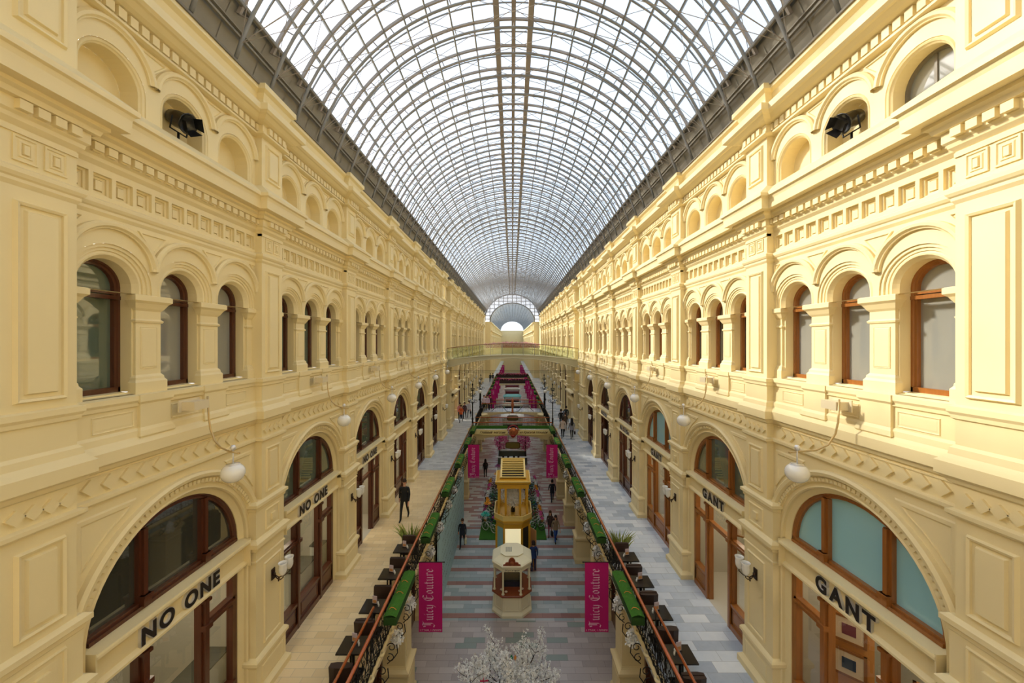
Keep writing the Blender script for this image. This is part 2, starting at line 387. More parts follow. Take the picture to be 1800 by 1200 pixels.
def mk_signband():
    m=M()
    sweep(m,SC-1.56,SC+1.56,[(-.34,-4.41),(-.06,-4.43),(-.05,-4.46),(-.05,-4.50),(-.10,-4.54),(-.14,-4.55),(-.17,-4.60),(-.19,-4.61),(-.20,-4.64),(-.20,-4.90),(-.17,-4.92),(-.13,-4.95),(-.13,-4.99),(-.17,-5.01),(-.34,-5.02)])
    for s in (SC-1.56,SC+1.56): fbox(m,-.34,-.06,s-.01,s+.01,-5.02,-4.41)
    return m
def mk_lunette(j):
    def f():
        m=M(); r=1.41; a,b=[(-1.40,-.66),(-.58,.58),(.66,1.40)][j]
        n=10; pts=[]
        for k in range(n+1):
            s=b+(a-b)*k/n; pts.append(P(-.40,SC+s,SH+math.sqrt(max(0,r*r-s*s))))
        m.poly(pts+[P(-.40,SC+a,SH+.06),P(-.40,SC+b,SH+.06)]); return m
    return f
def mk_shopglass(door=False):
    def f():
        m=M()
        for g in (-1,1):
            a,b=sorted((SC+g*.68,SC+g*1.40)); fquad(m,(-.40,a,-7.42),(-.40,b,-7.42),(-.40,b,-5.76),(-.40,a,-5.76)); fquad(m,(-.40,a,-5.6),(-.40,b,-5.6),(-.40,b,-5.05),(-.40,a,-5.05))
        fquad(m,(-.40,SC-.56,-5.64 if door else -7.42),(-.40,SC+.56,-5.64 if door else -7.42),(-.40,SC+.56,-5.1),(-.40,SC-.56,-5.1)); return m
    return f
def mk_room(c):
    def f():
        m=M(); d=-3.0
        fquad(m,(d,S0-.2,FL),(d,S1+.2,FL),(d,S1+.2,-4.5),(d,S0-.2,-4.5)); fquad(m,(-.5,S0-.1,FL),(d,S0-.1,FL),(d,S0-.1,-4.5),(-.5,S0-.1,-4.5))
        fquad(m,(-.5,S1+.1,FL),(d,S1+.1,FL),(d,S1+.1,-4.5),(-.5,S1+.1,-4.5)); fquad(m,(-.42,S0-.2,-4.5),(-.42,S1+.2,-4.5),(d,S1+.2,-4.5),(d,S0-.2,-4.5))
        fquad(m,(-.30,S0-.2,FL+.004),(-.30,S1+.2,FL+.004),(d,S1+.2,FL+.004),(d,S0-.2,FL+.004)); return m
    return f
roomgrey=mat('shop_wall_grey',(188,182,166),.8); roomtan=mat('shop_wall_oak',(176,124,70),.6); glowm=mat('added_shop_glow',(255,246,225),.5,emit=(255,240,212),es=4)
def mk_glow():  # glowing panel added under the ceiling to brighten the shop room
    m=M(); fquad(m,(-1.0,SC-1.0,-4.52),(-1.0,SC+1.0,-4.52),(-2.2,SC+1.0,-4.52),(-2.2,SC-1.0,-4.52)); return m
def mk_blackback():
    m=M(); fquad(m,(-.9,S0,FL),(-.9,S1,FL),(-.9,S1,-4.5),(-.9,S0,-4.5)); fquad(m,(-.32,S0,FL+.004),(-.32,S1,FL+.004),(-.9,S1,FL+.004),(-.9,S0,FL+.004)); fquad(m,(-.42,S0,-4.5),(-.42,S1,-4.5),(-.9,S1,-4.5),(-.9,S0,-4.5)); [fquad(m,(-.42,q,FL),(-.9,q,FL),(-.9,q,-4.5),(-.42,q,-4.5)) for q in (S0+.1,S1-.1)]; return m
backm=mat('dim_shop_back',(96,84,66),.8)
signm=mat('sign_face_dark',(58,52,48),.3,.4); 
def sign(side,y,s_txt,size,i,label,sx=.92):
    X=PF+.20-.05; sg=-1 if side=='left' else 1
    r=thing('shop_sign',label,'sign',(sg*(X),y+SC,CZ-4.78),0,None)
    rot=(PI/2,0,PI/2 if side=='left' else -PI/2)
    xs=[]; x=0; ms=[]
    for ch in s_txt:
        if ch==' ': x+=size*.42*sx; continue
        f=text_obj(ch,size,'letter_face',signm,r,(0,0,0),rot,.004,.014,align='LEFT',sx=sx); c=text_obj(ch,size,'letter',chrome,r,(0,0,0),rot,.035,.026,align='LEFT',sx=sx)
        wv=[v.co.x for v in c.data.vertices]; w0,w1=min(wv)*sx,max(wv)*sx
        ms.append((f,c,x-w0)); x+=(w1-w0)+size*.10
    for f,c,o in ms:
        d=(o-x/2); yy=d if side=='left' else -d
        c.location=(sg*.035,yy,0); f.parent=c; f.rotation_euler=(0,0,0); f.scale=(1,1,1); f.location=(0,0,.04)
    return r
def shopfront(side,y,i):
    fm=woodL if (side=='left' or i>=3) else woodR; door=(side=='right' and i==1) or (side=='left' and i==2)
    if side=='left': lm=darkglass if i==0 else greenglass
    else: lm=blueglass if i in (0,2) else (greenglass if i==1 else darkglass)
    parts=[('shopfront_frame',lambda:mk_shopframe(door),fm),('sign_band',mk_signband,cream)]
    for j in range(3): parts.append(('lunette_pane',mk_lunette(j),lm))
    k='sf%d'%door
    NW[0]+=1; sx=1 if side=='left' else -1; r=struct(empty('window_%d'%NW[0],(0,y,CZ)))
    near=0<=i<=3
    if near: parts+=[('shop_pane',mk_shopglass(door),shopglass),('shop_room',mk_room(0),roomgrey if side=='left' or i==3 else (roomgrey)),('added_glow_panel',mk_glow,glowm)]
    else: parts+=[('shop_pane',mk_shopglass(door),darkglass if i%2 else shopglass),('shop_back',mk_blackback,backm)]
    for q,(nm,b,mt) in enumerate(parts):
        key=k+nm+(str(q) if nm=='lunette_pane' else '')
        if key not in proto: proto[key]=b().build(nm,mt).data
        o=bpy.data.objects.new(nm,proto[key]); C.objects.link(o); o.parent=r; o.scale=(sx,1,1)
        o.material_slots[0].link='OBJECT'; o.material_slots[0].material=mt
# build prototypes leaves stray objects: builder objects are removed at the end of this section
def purge_strays():
    for o in list(C.objects):
        if o.type=='MESH' and o.parent is None and 'label' not in o and 'kind' not in o: bpy.data.objects.remove(o)
W4=[.62,1.62,2.62,3.62]
bays=list(range(-3,7))   # bay -1.. start behind the camera
for side in ('left','right'):
    for i in bays+list(range(8,17)):
        y=Y0+BAY*i
        addp(side,'pil','pilaster',y,mk_pilaster)
        if i==6:
            addp(side,'pil','pilaster',y+1.15,mk_pilaster); continue
        if i==16: continue
        addp(side,'cor','cornice',y,mk_cornice); addp(side,'up','window_storey',y,mk_upper); addp(side,'at','attic_arcade',y,mk_attic); addp(side,'atb','niche_back',y,mk_attic_back,cream if side=='left' else cream)
        addp(side,'sh','shop_arch',y,mk_shoparch)
        if i<-1: continue
        upper_windows(side,y,WIN,i); shopfront(side,y,i)
    # the crossing: four narrow windows between Y=35.4 and Y=42.5, standing behind a deep side passage
    y=35.3; L=4.7+BAY*8-35.3-.4
    addp(side,'pil','pilaster',y,mk_pilaster)
    W=[1.35+.98*k for k in range(4)]
    SX=Y0+BAY*8-y
    addp(side,'cor4','cornice',y,lambda:mk_cornice(S0,SX)); addp(side,'up4','window_storey',y,lambda:mk_upper(W,S0,SX,.27,.44)); addp(side,'at4','attic_arcade',y,lambda:mk_attic(W,S0,SX,.30)); addp(side,'at4b','niche_back',y,lambda:mk_attic_back(W,.30))
    upper_windows(side,y,W,7,.27)
    def mkx():
        m=M(); wall(m,S0,SX,FL,-2.34,WP,[(2.2,.95,-3.3,-4.9,True),(4.4,.95,-3.3,FL,True)]); ring(m,2.2,-3.3,[(1.02,WP+.04),(.95,WP+.04),(.95,-.45)],zb=-4.9); ring(m,4.4,-3.3,[(1.02,WP+.04),(.95,WP+.04),(.95,-.45)],zb=FL)
        sweep(m,S0,SX,[(WP,-4.95),(.25,-5.0),(.25,-5.1),(.1,-5.3),(WP,-5.6)]); sweep(m,S0,SX,[(WP,-5.7),(.06,-5.75),(.06,-5.85),(WP,-5.95)])
        return m
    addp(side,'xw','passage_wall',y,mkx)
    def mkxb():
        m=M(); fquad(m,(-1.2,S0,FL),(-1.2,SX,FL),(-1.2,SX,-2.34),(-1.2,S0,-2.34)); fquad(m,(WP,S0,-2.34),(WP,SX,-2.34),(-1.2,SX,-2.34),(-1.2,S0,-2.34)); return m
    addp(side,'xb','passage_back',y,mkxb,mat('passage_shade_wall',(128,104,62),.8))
    # side passage opening
    ya=Y0+BAY*6+1.92; 
    def mkp():
        m=M()
        for h0,h1 in ((-.84,5.7),): wall(m,0,y-ya,h0,h1,-.8)
        for s in (0,y-ya): m.quad(P(-.3,s,5.7),P(-.8,s,5.7),P(-.8,s,FL),P(-.3,s,FL))
        wall(m,0,y-ya,-4.2,-.84,-.8); wall(m,0,y-ya,FL,-4.2,-2.6,[(1.2,.8,-5.4,FL,True)])
        fquad(m,(-.8,0,-4.2),(-.8,y-ya,-4.2),(-4.2,y-ya,-4.2),(-4.2,0,-4.2)); wall(m,-.3,y-ya+.3,FL,-4.2,-4.2)
        for s in (0,y-ya): fquad(m,(-.8,s,FL),(-4.2,s,FL),(-4.2,s,-4.2),(-.8,s,-4.2))
        return m
    addp(side,'ps','passage_recess',ya,mkp)
    # far end pier
    yb=Y0+BAY*16+.77
    def mke():
        m=M(); wall(m,0,84-yb,FL,5.8,WP); return m
    addp(side,'en','end_pier',yb,mke)
def mk_nichepane():
    m=M(); r=.40; m.poly([P(-.44,r*math.cos(PI*k/14),3.93+r*math.sin(PI*k/14)) for k in range(15)]+[P(-.44,-r,3.62),P(-.44,r,3.62)]); return m
def mk_nicheframe():
    m=M(); ring(m,0,3.93,[(.43,-.40),(.38,-.40),(.37,-.46)],zb=3.62); fbox(m,-.45,-.42,-.02,.02,3.62,4.3); return m
window_obj('right',Y0+WIN[0],'niche',[('pane',mk_nichepane,greyglass),('window_frame',mk_nicheframe,mat('grey_window_frame',(120,112,96),.5))])
purge_strays()
for side,i,t,sz,lab in (('left',0,'NO ONE',.38,'large dark letters NO ONE with chrome edges over the nearest left shop'),('left',1,'NO ONE',.37,'dark letters NO ONE over the second left shop front'),('left',2,'NO ONE',.35,'small dark letters NO ONE over the third left shop door'),
    ('right',0,'GANT',.40,'large dark letters GANT with chrome edges over the nearest right shop'),('right',1,'GANT',.38,'dark letters GANT over the open oak shop door on the right'),('right',2,'GANT',.36,'small letters GANT under the third right lunette window'),('right',3,'MAX&Co',.30,'dark lettering over the fourth shop on the right, beyond the oak fronts'),('right',4,'MAX&Co',.30,'dark lettering over the fifth shop on the right, farthest readable sign')):
    sign(side,Y0+BAY*i,t,sz,i,lab)
# display pieces in the nearest shops
def showcase(x,y,z,w,d,h,label):
    r=thing('display_case',label,'display case',(x,y,z))
    m=M(); m.box(-w/2,w/2,-d/2,d/2,0,h); m.build('plinth',mat('case_white',(214,216,206),.4),r)
    m=M(); m.box(-w/2-.02,w/2+.02,-d/2-.02,d/2+.02,h,h+.03); m.build('case_top',mat('case_dark_top',(60,62,52),.2),r)
    return r
showcase(-6.75,8.1,4.86,.5,.9,1.15,'white display case with dark top behind the nearest left shop window')
showcase(-6.8,12.0,4.86,.5,.9,1.0,'white display case behind the second left shop window, nearer one')
showcase(-6.8,13.2,4.86,.4,.6,1.1,'white display case behind the second left shop window, farther one')
def picture(x,y,z,w,h,label,ry,c):
    r=thing('framed_picture',label,'picture',(x,y,z),ry)
    m=M(); 
    for a in ((-w/2,w/2,-h/2,-h/2+.05),(-w/2,w/2,h/2-.05,h/2),(-w/2,-w/2+.05,-h/2,h/2),(w/2-.05,w/2,-h/2,h/2)): m.box(a[0],a[1],-.02,.02,a[2],a[3])
    m.build('frame',mat('picture_frame_oak',(150,96,46),.4),r)
    m=M(); m.box(-w/2+.04,w/2-.04,-.012,.012,-h/2+.04,h/2-.04); m.build('mat_board',mat('mat_board',(222,200,170),.7),r)
    m=M(); m.box(-w/5,w/5,-.018,.018,-h/5,h/5); m.build('print',mat('print'+str(c),c,.6),r)
o=thing('display_board','tall oak display board behind the nearest right shop window','board',(6.95,7.8,4.86),-PI/4)
m=M(); m.box(-.38,.38,-.03,.03,0,2.9); m.build('board',mat('oak_board',(206,140,70),.5),o); m=M(); m.box(-.3,.3,-.15,.15,0,.05); m.build('foot',woodR,o)
picture(6.90,7.75,7.05,.55,.55,'upper framed picture on the oak panel in the nearest right shop window',-PI/4,(120,60,70))
picture(6.90,7.75,6.35,.55,.55,'lower framed picture on the oak panel in the nearest right shop window',-PI/4,(50,66,90))
picture(7.6,6.9,6.4,.4,.5,'small dark framed picture hanging deeper in the nearest right shop',-PI/4,(40,44,50))
picture(7.2,11.6,7.2,.6,.6,'framed picture seen through the open oak door on the right',-.7,(110,80,60))
# ---------------------------------------------------------------- glass vault
ceiling=struct(empty('ceiling',(0,0,CZ)))
VC,VR=4.22,6.2; RS=BAY/4
def arcp(R,a,y=0,c=VC): t=math.radians(a); return (R*math.cos(t),y,c+R*math.sin(t))
def rib_mesh():
    m=M()
    n=44
    m.tube([arcp(VR,17+146*k/n) for k in range(n+1)],.04,6)
    return m
def rib_outer():
    m=M(); n=44; A=[25+130*k/n for k in range(n+1)]
    rs=[]
    for a in A:
        p=Vector(arcp(VR+.24,a)); q=Vector(arcp(VR+.32,a))
        rs.append([(p.x,-.03,p.z),(p.x,.03,p.z),(q.x,.03,q.z),(q.x,-.03,q.z)])
    m.rings(rs,True,True)
    for k in range(0,n+1,2): m.tube([arcp(VR,A[k]),arcp(VR+.22,A[k])],.018,4)
    for s in (1,-1):
        for a in (95,128):
            p=arcp(VR,20); q=arcp(VR,a); m.tube([(s*p[0],0,p[2]),(s*q[0],0,q[2])],.009,4)
        p=arcp(VR,20)
        for a,d in ((45,RS),(45,-RS)):
            q=arcp(VR+.1,a); m.tube([(s*p[0],0,p[2]),(s*q[0],d,q[2])],.007,4)
    return m
def gbar():
    m=M(); n=40; rs=[]
    for k in range(n+1):
        a=25+130*k/n; p=Vector(arcp(VR+.31,a)); q=Vector(arcp(VR+.34,a)); rs.append([(p.x,-.018,p.z),(p.x,.018,p.z),(q.x,.018,q.z),(q.x,-.018,q.z)])
    m.rings(rs,True,True); return m
YS,YE=-11.2,84.0
ra=rib_mesh().build('arch_rib',steel,ceiling); rb=rib_outer().build('outer_rib_and_ties',rust,ceiling); rc=gbar().build('glazing_bar',steel,ceiling)
yy=Y0+.40-RS*14; k=0
ra.location=(0,yy,0); rb.location=(0,yy,0); rc.location=(0,yy+RS/2,0)
while yy+RS<YE:
    yy+=RS; inst(ra,ceiling,(0,yy,0)); inst(rb,ceiling,(0,yy,0)); inst(rc,ceiling,(0,yy+RS/2,0))
NP=9; A0=27.0
pa=[A0+(84.5-A0)*k/9 for k in range(10)]
for k,a in enumerate(pa[:-1]):
    for s in (1,-1):
        m=M(); p=arcp(VR+.27,a); t=math.radians(a)
        r1=arcp(VR+.22,a); r2=arcp(VR+.33,a); nx,nz=-math.sin(t)*.025,math.cos(t)*.025
        pts=[(s*(r1[0]-nx),r1[2]-nz),(s*(r1[0]+nx),r1[2]+nz),(s*(r2[0]+nx),r2[2]+nz),(s*(r2[0]-nx),r2[2]-nz)]
        m.prism(pts,1,YS,YE); m.build('purlin',steel,ceiling)
for x,w,h0,h1 in ((0,.07,.18,.34),(.56,.09,.10,.36),(-.56,.09,.10,.36)):
    m=M(); z=VC+math.sqrt((VR)**2-x*x); m.box(x-w,x+w,YS,YE,z+h0,z+h1); m.build('crown_beam',rust,ceiling)
m=M(); n=32
m.rings([[(arcp(VR+.34,A0-1+(182-2*A0)*k/n)[0],y,arcp(VR+.34,A0-1+(182-2*A0)*k/n)[2]) for k in range(n+1)] for y in (YS,YE)],False); m.build('glass_roof',roofglass,ceiling)
for s in (1,-1):
    m=M(); n=8
    A=[8+(A0+.3-8)*k/n for k in range(n+1)]
    m.rings([[(s*arcp(VR+.36,a)[0],y,arcp(VR+.36,a)[2]) for a in A] for y in (YS,YE)],False)
    for a,d,w in ((12,.05,.03),(17.5,.06,.04),(22,.09,.05),(23,.05,.03),(26.7,.10,.05)):
        p=arcp(VR+.36-d,a); t=math.radians(a)
        m.box(s*p[0]-.03,s*p[0]+.03,YS,YE,p[2]-w/2,p[2]+w/2)
    y=YS
    while y<YE:
        for a,b in zip(A,A[1:]):
            p,q=arcp(VR+.345,a),arcp(VR+.345,b); m.quad((s*p[0],y,p[2]),(s*p[0],y+.04,p[2]),(s*q[0],y+.04,q[2]),(s*q[0],y,q[2]))
        y+=RS/2
    m.build('roof_curb',curbm,ceiling)
    # lead flashing on top of the cornice
    m=M(); m.box(*sorted((s*5.75,s*6.9)),YS,YE,5.80,5.845); m.build('cornice_flashing',mat('lead_flashing',(120,112,98),.7),ceiling)
# unseen wall added behind the camera, keeps world light from flooding in
m=M(); m.box(-7,7,YS-.3,YS,-13,11); struct(m.build('wall_back',cream,None,(0,0,CZ)))
# ---------------------------------------------------------------- far end: glazed lunette and the narrower second vault
fe=struct(empty('wall_far',(0,0,CZ)))
m=M(); n=30
# white glazed crescent, its emission stands in for daylight behind the glass
inner=[(4.95*math.cos(PI*k/n),84,4.4+4.2*math.sin(PI*k/n)) for k in range(n+1)]
outer=[(6.35*math.cos(math.radians(12+156*k/n)),84,VC+6.35*math.sin(math.radians(12+156*k/n))) for k in range(n+1)]
m.rings([inner,outer],False); m.build('glazed_crescent',mat('daylight_glow_glass',(240,242,246),.4,emit=(235,240,250),es=.5),fe)
m=M()
m.tube(inner,.16,6); m.tube(outer,.10,6)
for k in range(13):
    x=-6+k; 
    zi=4.4+4.2*math.sqrt(max(0,1-(x/4.95)**2)) if abs(x)<4.95 else 4.6; zo=VC+math.sqrt(max(0,6.35**2-x*x)); m.box(x-.06,x+.06,83.9,83.98,zi,zo)
for z in (5,5.8,6.6,7.4,8.2,9,9.7):
    for s in (1,-1):
        xo=math.sqrt(max(0,6.35**2-(z-VC)**2)); xi=4.95*math.sqrt(max(0,1-((z-4.4)/4.2)**2)) if z<8.6 else 0
        m.box(*sorted((s*xi,s*xo)),83.9,83.98,z-.06,z+.06)
m.build('crescent_bars',steel,fe)
for s in (1,-1):
    m=M(); m.box(*sorted((s*4.8,s*6.4)),84,84.4,-13,4.4); m.build('end_return',cream,fe)
    m=M(); sx=-s
    m.quad((s*4.8,84.4,-13),(s*4.8,158,-13),(s*4.8,158,4.4),(s*4.8,84.4,4.4))
    for y in range(16):
        yy=86+y*4.5
        for h0,h1,d in ((FL,4.3,.15),):
            m.box(*sorted((s*4.8,s*(4.8-d))),yy,yy+.8,h0,h1)
    for h,d in ((4.2,.3),(2.4,.35),(1.4,.1),(-.9,.1),(-1.7,.15)): m.box(*sorted((s*4.8,s*(4.8-d))),84,158,h-.15,h+.1)
    m.build('far_arcade_wall',cream,fe)
    m=M()
    for y in range(15):
        for k in range(3):
            c=88.1+y*4.5+(k-1)*1.1
            m.box(*sorted((s*4.79,s*4.78)),c-.35,c+.35,-.7,1.0)
        m.box(*sorted((s*4.79,s*4.78)),86.9+y*4.5,89.5+y*4.5,FL,-3.3)
    m.build('far_windows',darkglass,fe)
m=M(); n=20
def far(k,y,r=1): return (4.8*r*math.cos(PI*k/n),y,4.4+4.0*r*math.sin(PI*k/n))
m.rings([[far(k,y,1.03) for k in range(n+1)] for y in (84.2,158)],False); m.build('far_glass',glassmat('far_roof_glass',(.72,.80,.88),.05,.3),fe)
m=M()
for j in range(66): m.tube([far(k,84.6+j*1.12) for k in range(n+1)],.035,3,False)
for k in range(1,n): m.tube([far(k,84.4,1.01),far(k,158,1.01)],.05,3,False)
m.build('far_ribs',steel,fe)
m=M(); m.box(-4.8,4.8,158,158.3,-13,4.6); m.build('far_end_wall',cream,fe)
m=M(); m.poly([(4.6*math.cos(PI*k/n),158.0,4.6+3.7*math.sin(PI*k/n)) for k in range(n+1)]); m.build('far_end_glass',MATS['daylight_glow_glass'],fe)  # same emission in place of daylight beyond the end lunette
# ---------------------------------------------------------------- floors
def floor_mat(name,c1,c2,c3,bw,rh,mortar=(150,140,120),rough=.3,bands=False,split=None,coat=.0):
    m=bpy.data.materials.new(name); m.use_nodes=True; n=m.node_tree; b=n.nodes['Principled BSDF']; b.inputs['Roughness'].default_value=rough; b.inputs['Coat Weight'].default_value=coat; b.inputs['Specular IOR Level'].default_value=.4
    L=n.links; tc=n.nodes.new('ShaderNodeTexCoord'); sp=n.nodes.new('ShaderNodeSeparateXYZ'); L.new(tc.outputs['Object'],sp.inputs[0])
    def mth(op,a,bv=None,c=None):
        x=n.nodes.new('ShaderNodeMath'); x.operation=op
        for q,v in enumerate((a,bv,c)):
            if v is None: continue
            if isinstance(v,(int,float)): x.inputs[q].default_value=v
            else: L.new(v,x.inputs[q])
        return x.outputs[0]
    row=mth('FLOOR',mth('DIVIDE',sp.outputs[1],rh)); offx=mth('MULTIPLY',mth('FRACT',mth('MULTIPLY',row,.618)),bw)
    col=mth('FLOOR',mth('DIVIDE',mth('ADD',sp.outputs[0],offx),bw))
    cb=n.nodes.new('ShaderNodeCombineXYZ'); L.new(col,cb.inputs[0]); L.new(row,cb.inputs[1])
    wn=n.nodes.new('ShaderNodeTexWhiteNoise'); L.new(cb.outputs[0],wn.inputs['Vector'])
    nz=n.nodes.new('ShaderNodeTexNoise'); nz.inputs['Scale'].default_value=3.5; nz.inputs['Detail'].default_value=8; nz.inputs['Distortion'].default_value=1.2
    ad=n.nodes.new('ShaderNodeVectorMath'); ad.operation='ADD'; L.new(tc.outputs['Object'],ad.inputs[0]); L.new(wn.outputs['Color'],ad.inputs[1]); L.new(ad.outputs[0],nz.inputs['Vector'])
    rp=n.nodes.new('ShaderNodeValToRGB'); rp.color_ramp.elements[0].color=lin(c1); rp.color_ramp.elements[1].color=lin(c2); e=rp.color_ramp.elements.new(.5); e.color=lin(c3)
    f=mth('ADD',mth('MULTIPLY',wn.outputs['Value'],.75),mth('MULTIPLY',nz.outputs['Fac'],.25)); L.new(f,rp.inputs[0])
    out=rp.outputs[0]
    def mix(fac,a,bcol):
        x=n.nodes.new('ShaderNodeMix'); x.data_type='RGBA'
        if isinstance(fac,(int,float)): x.inputs[0].default_value=fac
        else: L.new(fac,x.inputs[0])
        for q,v in ((6,a),(7,bcol)):
            if isinstance(v,tuple): x.inputs[q].default_value=v
            else: L.new(v,x.inputs[q])
        return x.outputs[2]
    if bands:
        y=sp.outputs[1]
        br=mth('LESS_THAN',mth('FRACT',mth('DIVIDE',mth('ADD',y,.35),1.2)),.27)
        red=mix(f,lin((144,96,88)),lin((174,132,120)))
        banded=mix(br,out,red)
        zone=mth('MULTIPLY',mth('GREATER_THAN',y,17.5),mth('LESS_THAN',y,26.5))
        far_=mix(mth('GREATER_THAN',wn.outputs['Value'],.5),lin((180,140,128)),lin((208,202,190)))
        near=mix(f,lin((166,154,150)),lin((206,196,190)))
        # scattered green and pale slabs near the camera
        near=mix(mth('GREATER_THAN',wn.outputs['Value'],.93),near,lin((146,156,146)))
        out=mix(zone,mix(mth('GREATER_THAN',y,20),near,far_),banded)
    if split:
        e1,e2,yv=split; o2=mix(f,lin(e1),lin(e2)); out=mix(mth('LESS_THAN',sp.outputs[1],yv),out,o2)
    # joints
    def edge(v,size,wd): 
        fr=mth('FRACT',mth('DIVIDE',v,size)); return mth('LESS_THAN',mth('MINIMUM',fr,mth('SUBTRACT',1,fr)),wd/size)
    j=mth('MAXIMUM',edge(sp.outputs[1],rh,.006),edge(mth('ADD',sp.outputs[0],offx),bw,.006))
    out=mix(mth('MULTIPLY',j,.6),out,lin(mortar)); L.new(out,b.inputs['Base Color']); return m
gm=floor_mat('granite_bands',(146,162,162),(206,208,204),(172,182,180),.9,.30,(110,98,88),.28,bands=True)
gl=floor_mat('gallery_stone',(172,178,184),(226,230,232),(200,206,210),.52,.24,(176,164,140),.3,split=((220,194,146),(240,218,174),23.8))
gr=floor_mat('gallery_marble',(164,174,186),(238,240,240),(204,212,220),.75,.33,(150,150,148),.25)
m=M(); m.box(-7,7,YS,160,-.3,0); struct(m.build('floor',gm))
EDGE=3.50
def slab(y0,y1,x0,x1,mt,s):
    m=M(); m.box(*sorted((s*x0,s*x1)),y0,y1,-.35,0); o=m.build('floor',mt,None,(0,0,CZ+FL)); struct(o)
for s,mt in ((-1,gl),(1,gr)):
    slab(YS,84,EDGE+.02,8.6,mt,s); slab(84,158,EDGE,4.8,mt,s)
# gallery edge, ground storey piers and dark shopfronts
for s,side in ((-1,'left'),(1,'right')):
    g=struct(empty('wall_lower_'+side,(0,0,0)))
    m=M()
    def sp_(pr,a,b): m.rings([[(s*x,a,CZ+h) for x,h in pr],[(s*x,b,CZ+h) for x,h in pr]],False)
    pr=[(3.62,-8.13),(EDGE-.02,-8.13),(EDGE-.06,-8.17),(EDGE-.06,-8.23),(EDGE-.01,-8.27),(EDGE+.04,-8.30),(EDGE+.12,-8.34),(EDGE+.14,-8.50),(EDGE+.20,-8.52),(EDGE+.22,-8.75),(EDGE+.28,-8.80),(EDGE+1.2,-8.80)]
    sp_(pr,YS,84); m.build('gallery_cornice',cream,g)
    m=M(); m.box(*sorted((s*4.75,s*4.85)),YS,84,0,CZ-8.8); m.build('ground_shop_wall',mat('ground_shop_dark',(70,42,26),.4,noise=.3,nscale=2),g)
    def pier():
        m=M()
        def st(a,b,f,prof):
            m.rings([[(4.75,a-q,z),(f-q,a-q,z),(f-q,b+q,z),(4.75,b+q,z)] for q,z in prof],True,True)
        st(0,.8,3.80,[(.16,0),(.16,.22),(.12,.30),(.10,.34),(.10,1.25),(.14,1.32),(.16,1.38),(.16,1.46),(.05,1.52),(.02,1.56),(0,1.62),(0,3.55),(.02,3.57),(.03,3.62),(0,3.66),(0,3.85),(.04,3.92),(.08,4.0),(.08,4.12),(.02,4.2)])
        for z0,z1 in ((1.85,3.4),): m.box(3.785,3.80,.14,.66,z0,z1); m.box(3.95,4.45,-.015,0,z0,z1)
        m.box(3.685,3.70,.12,.68,.42,1.15)
        return m
    if s==-1: pm=pier().build('pier',cream); pm.parent=g; pm.scale=(-1,1,1); pm.location=(0,Y0,0); first=True
    else: pm2=inst(pm,g,(0,Y0,0),1)
    for i in list(range(-3,0))+list(range(1,18)):
        if i==7: continue
        inst(pm,g,(0,Y0+BAY*i,0),s)
    # timber framed shop windows between the piers
    m=M()
    for i in range(0,17):
        y=Y0+BAY*i
        m.box(*sorted((s*4.60,s*4.75)),y+.9,y+4.4,0,.7); 
        for t in (.9,2.0,3.2,4.3): m.box(*sorted((s*4.58,s*4.74)),y+t,y+t+.12,0,4.1)
        m.box(*sorted((s*4.58,s*4.74)),y+.9,y+4.4,2.9,3.05)
    m.build('ground_shop_frames',woodL,g)
GF=CZ+FL   # gallery floor height 4.85
# ---------------------------------------------------------------- globe lamps on curved brackets
def make_globe():
    r=thing('globe_lamp','', 'lamp',(0,0,0))
    m=M(); m.box(-.03,.22,-.16,.16,-.075,.075); m.box(-.02,.0,-.22,.22,-.10,.11); m.build('junction_box',mat('lamp_box',(222,206,170),.5),r)
    m=M(); pts=[(.18,.18,.13),(.2,.18,-.28),(.24,.17,-.48),(.34,.14,-.68),(.50,.08,-.79),(.72,.0,-.84),(.90,-.02,-.86)]
    m.tube(pts,.016,8); m.lathe([(0.001,0),(.022,.0),(.022,.03),(.001,.03)],(.90,-.02,-.875),8)
    m.build('bracket_arm',mat('arm_bronze',(196,170,120),.35,.5),r)
    m=M(); m.lathe([(.001,-.05),(.03,-.045),(.05,0),(.03,.045),(.001,.05)],(.78,0,-.77),14); m.tube([(.78,0,-.82),(.78,0,-1.06)],.012,8); m.lathe([(.001,.0),(.11,-.01),(.115,-.03)],(.78,0,-1.06),20); m.build('chrome_finial',chrome,r)
    m=M(); m.lathe([(.105,.0)]+[(.19*math.sin(math.radians(a)),-.16+.175*math.cos(math.radians(a))) for a in range(30,181,10)],(.78,0,-1.06),26); m.build('globe',white,r)
    return r
gp=make_globe(); used=False
for s,side in ((-1,'left'),(1,'right')):
    for i in list(range(0,6))+list(range(8,13)):
        y=Y0+BAY*i+SC-.1
        o=gp if not used else copy_tree(gp); used=True
        o.location=(s*(PF-.05+.05),y,CZ-1.14); o.rotation_euler=(0,0,0 if s<0 else PI)
        o['label']='white globe lamp on a curved bracket, %s along the %s wall counting from the camera'%(ORD[i if i<6 else i-2],side); o['group']='globe lamps along the walls'
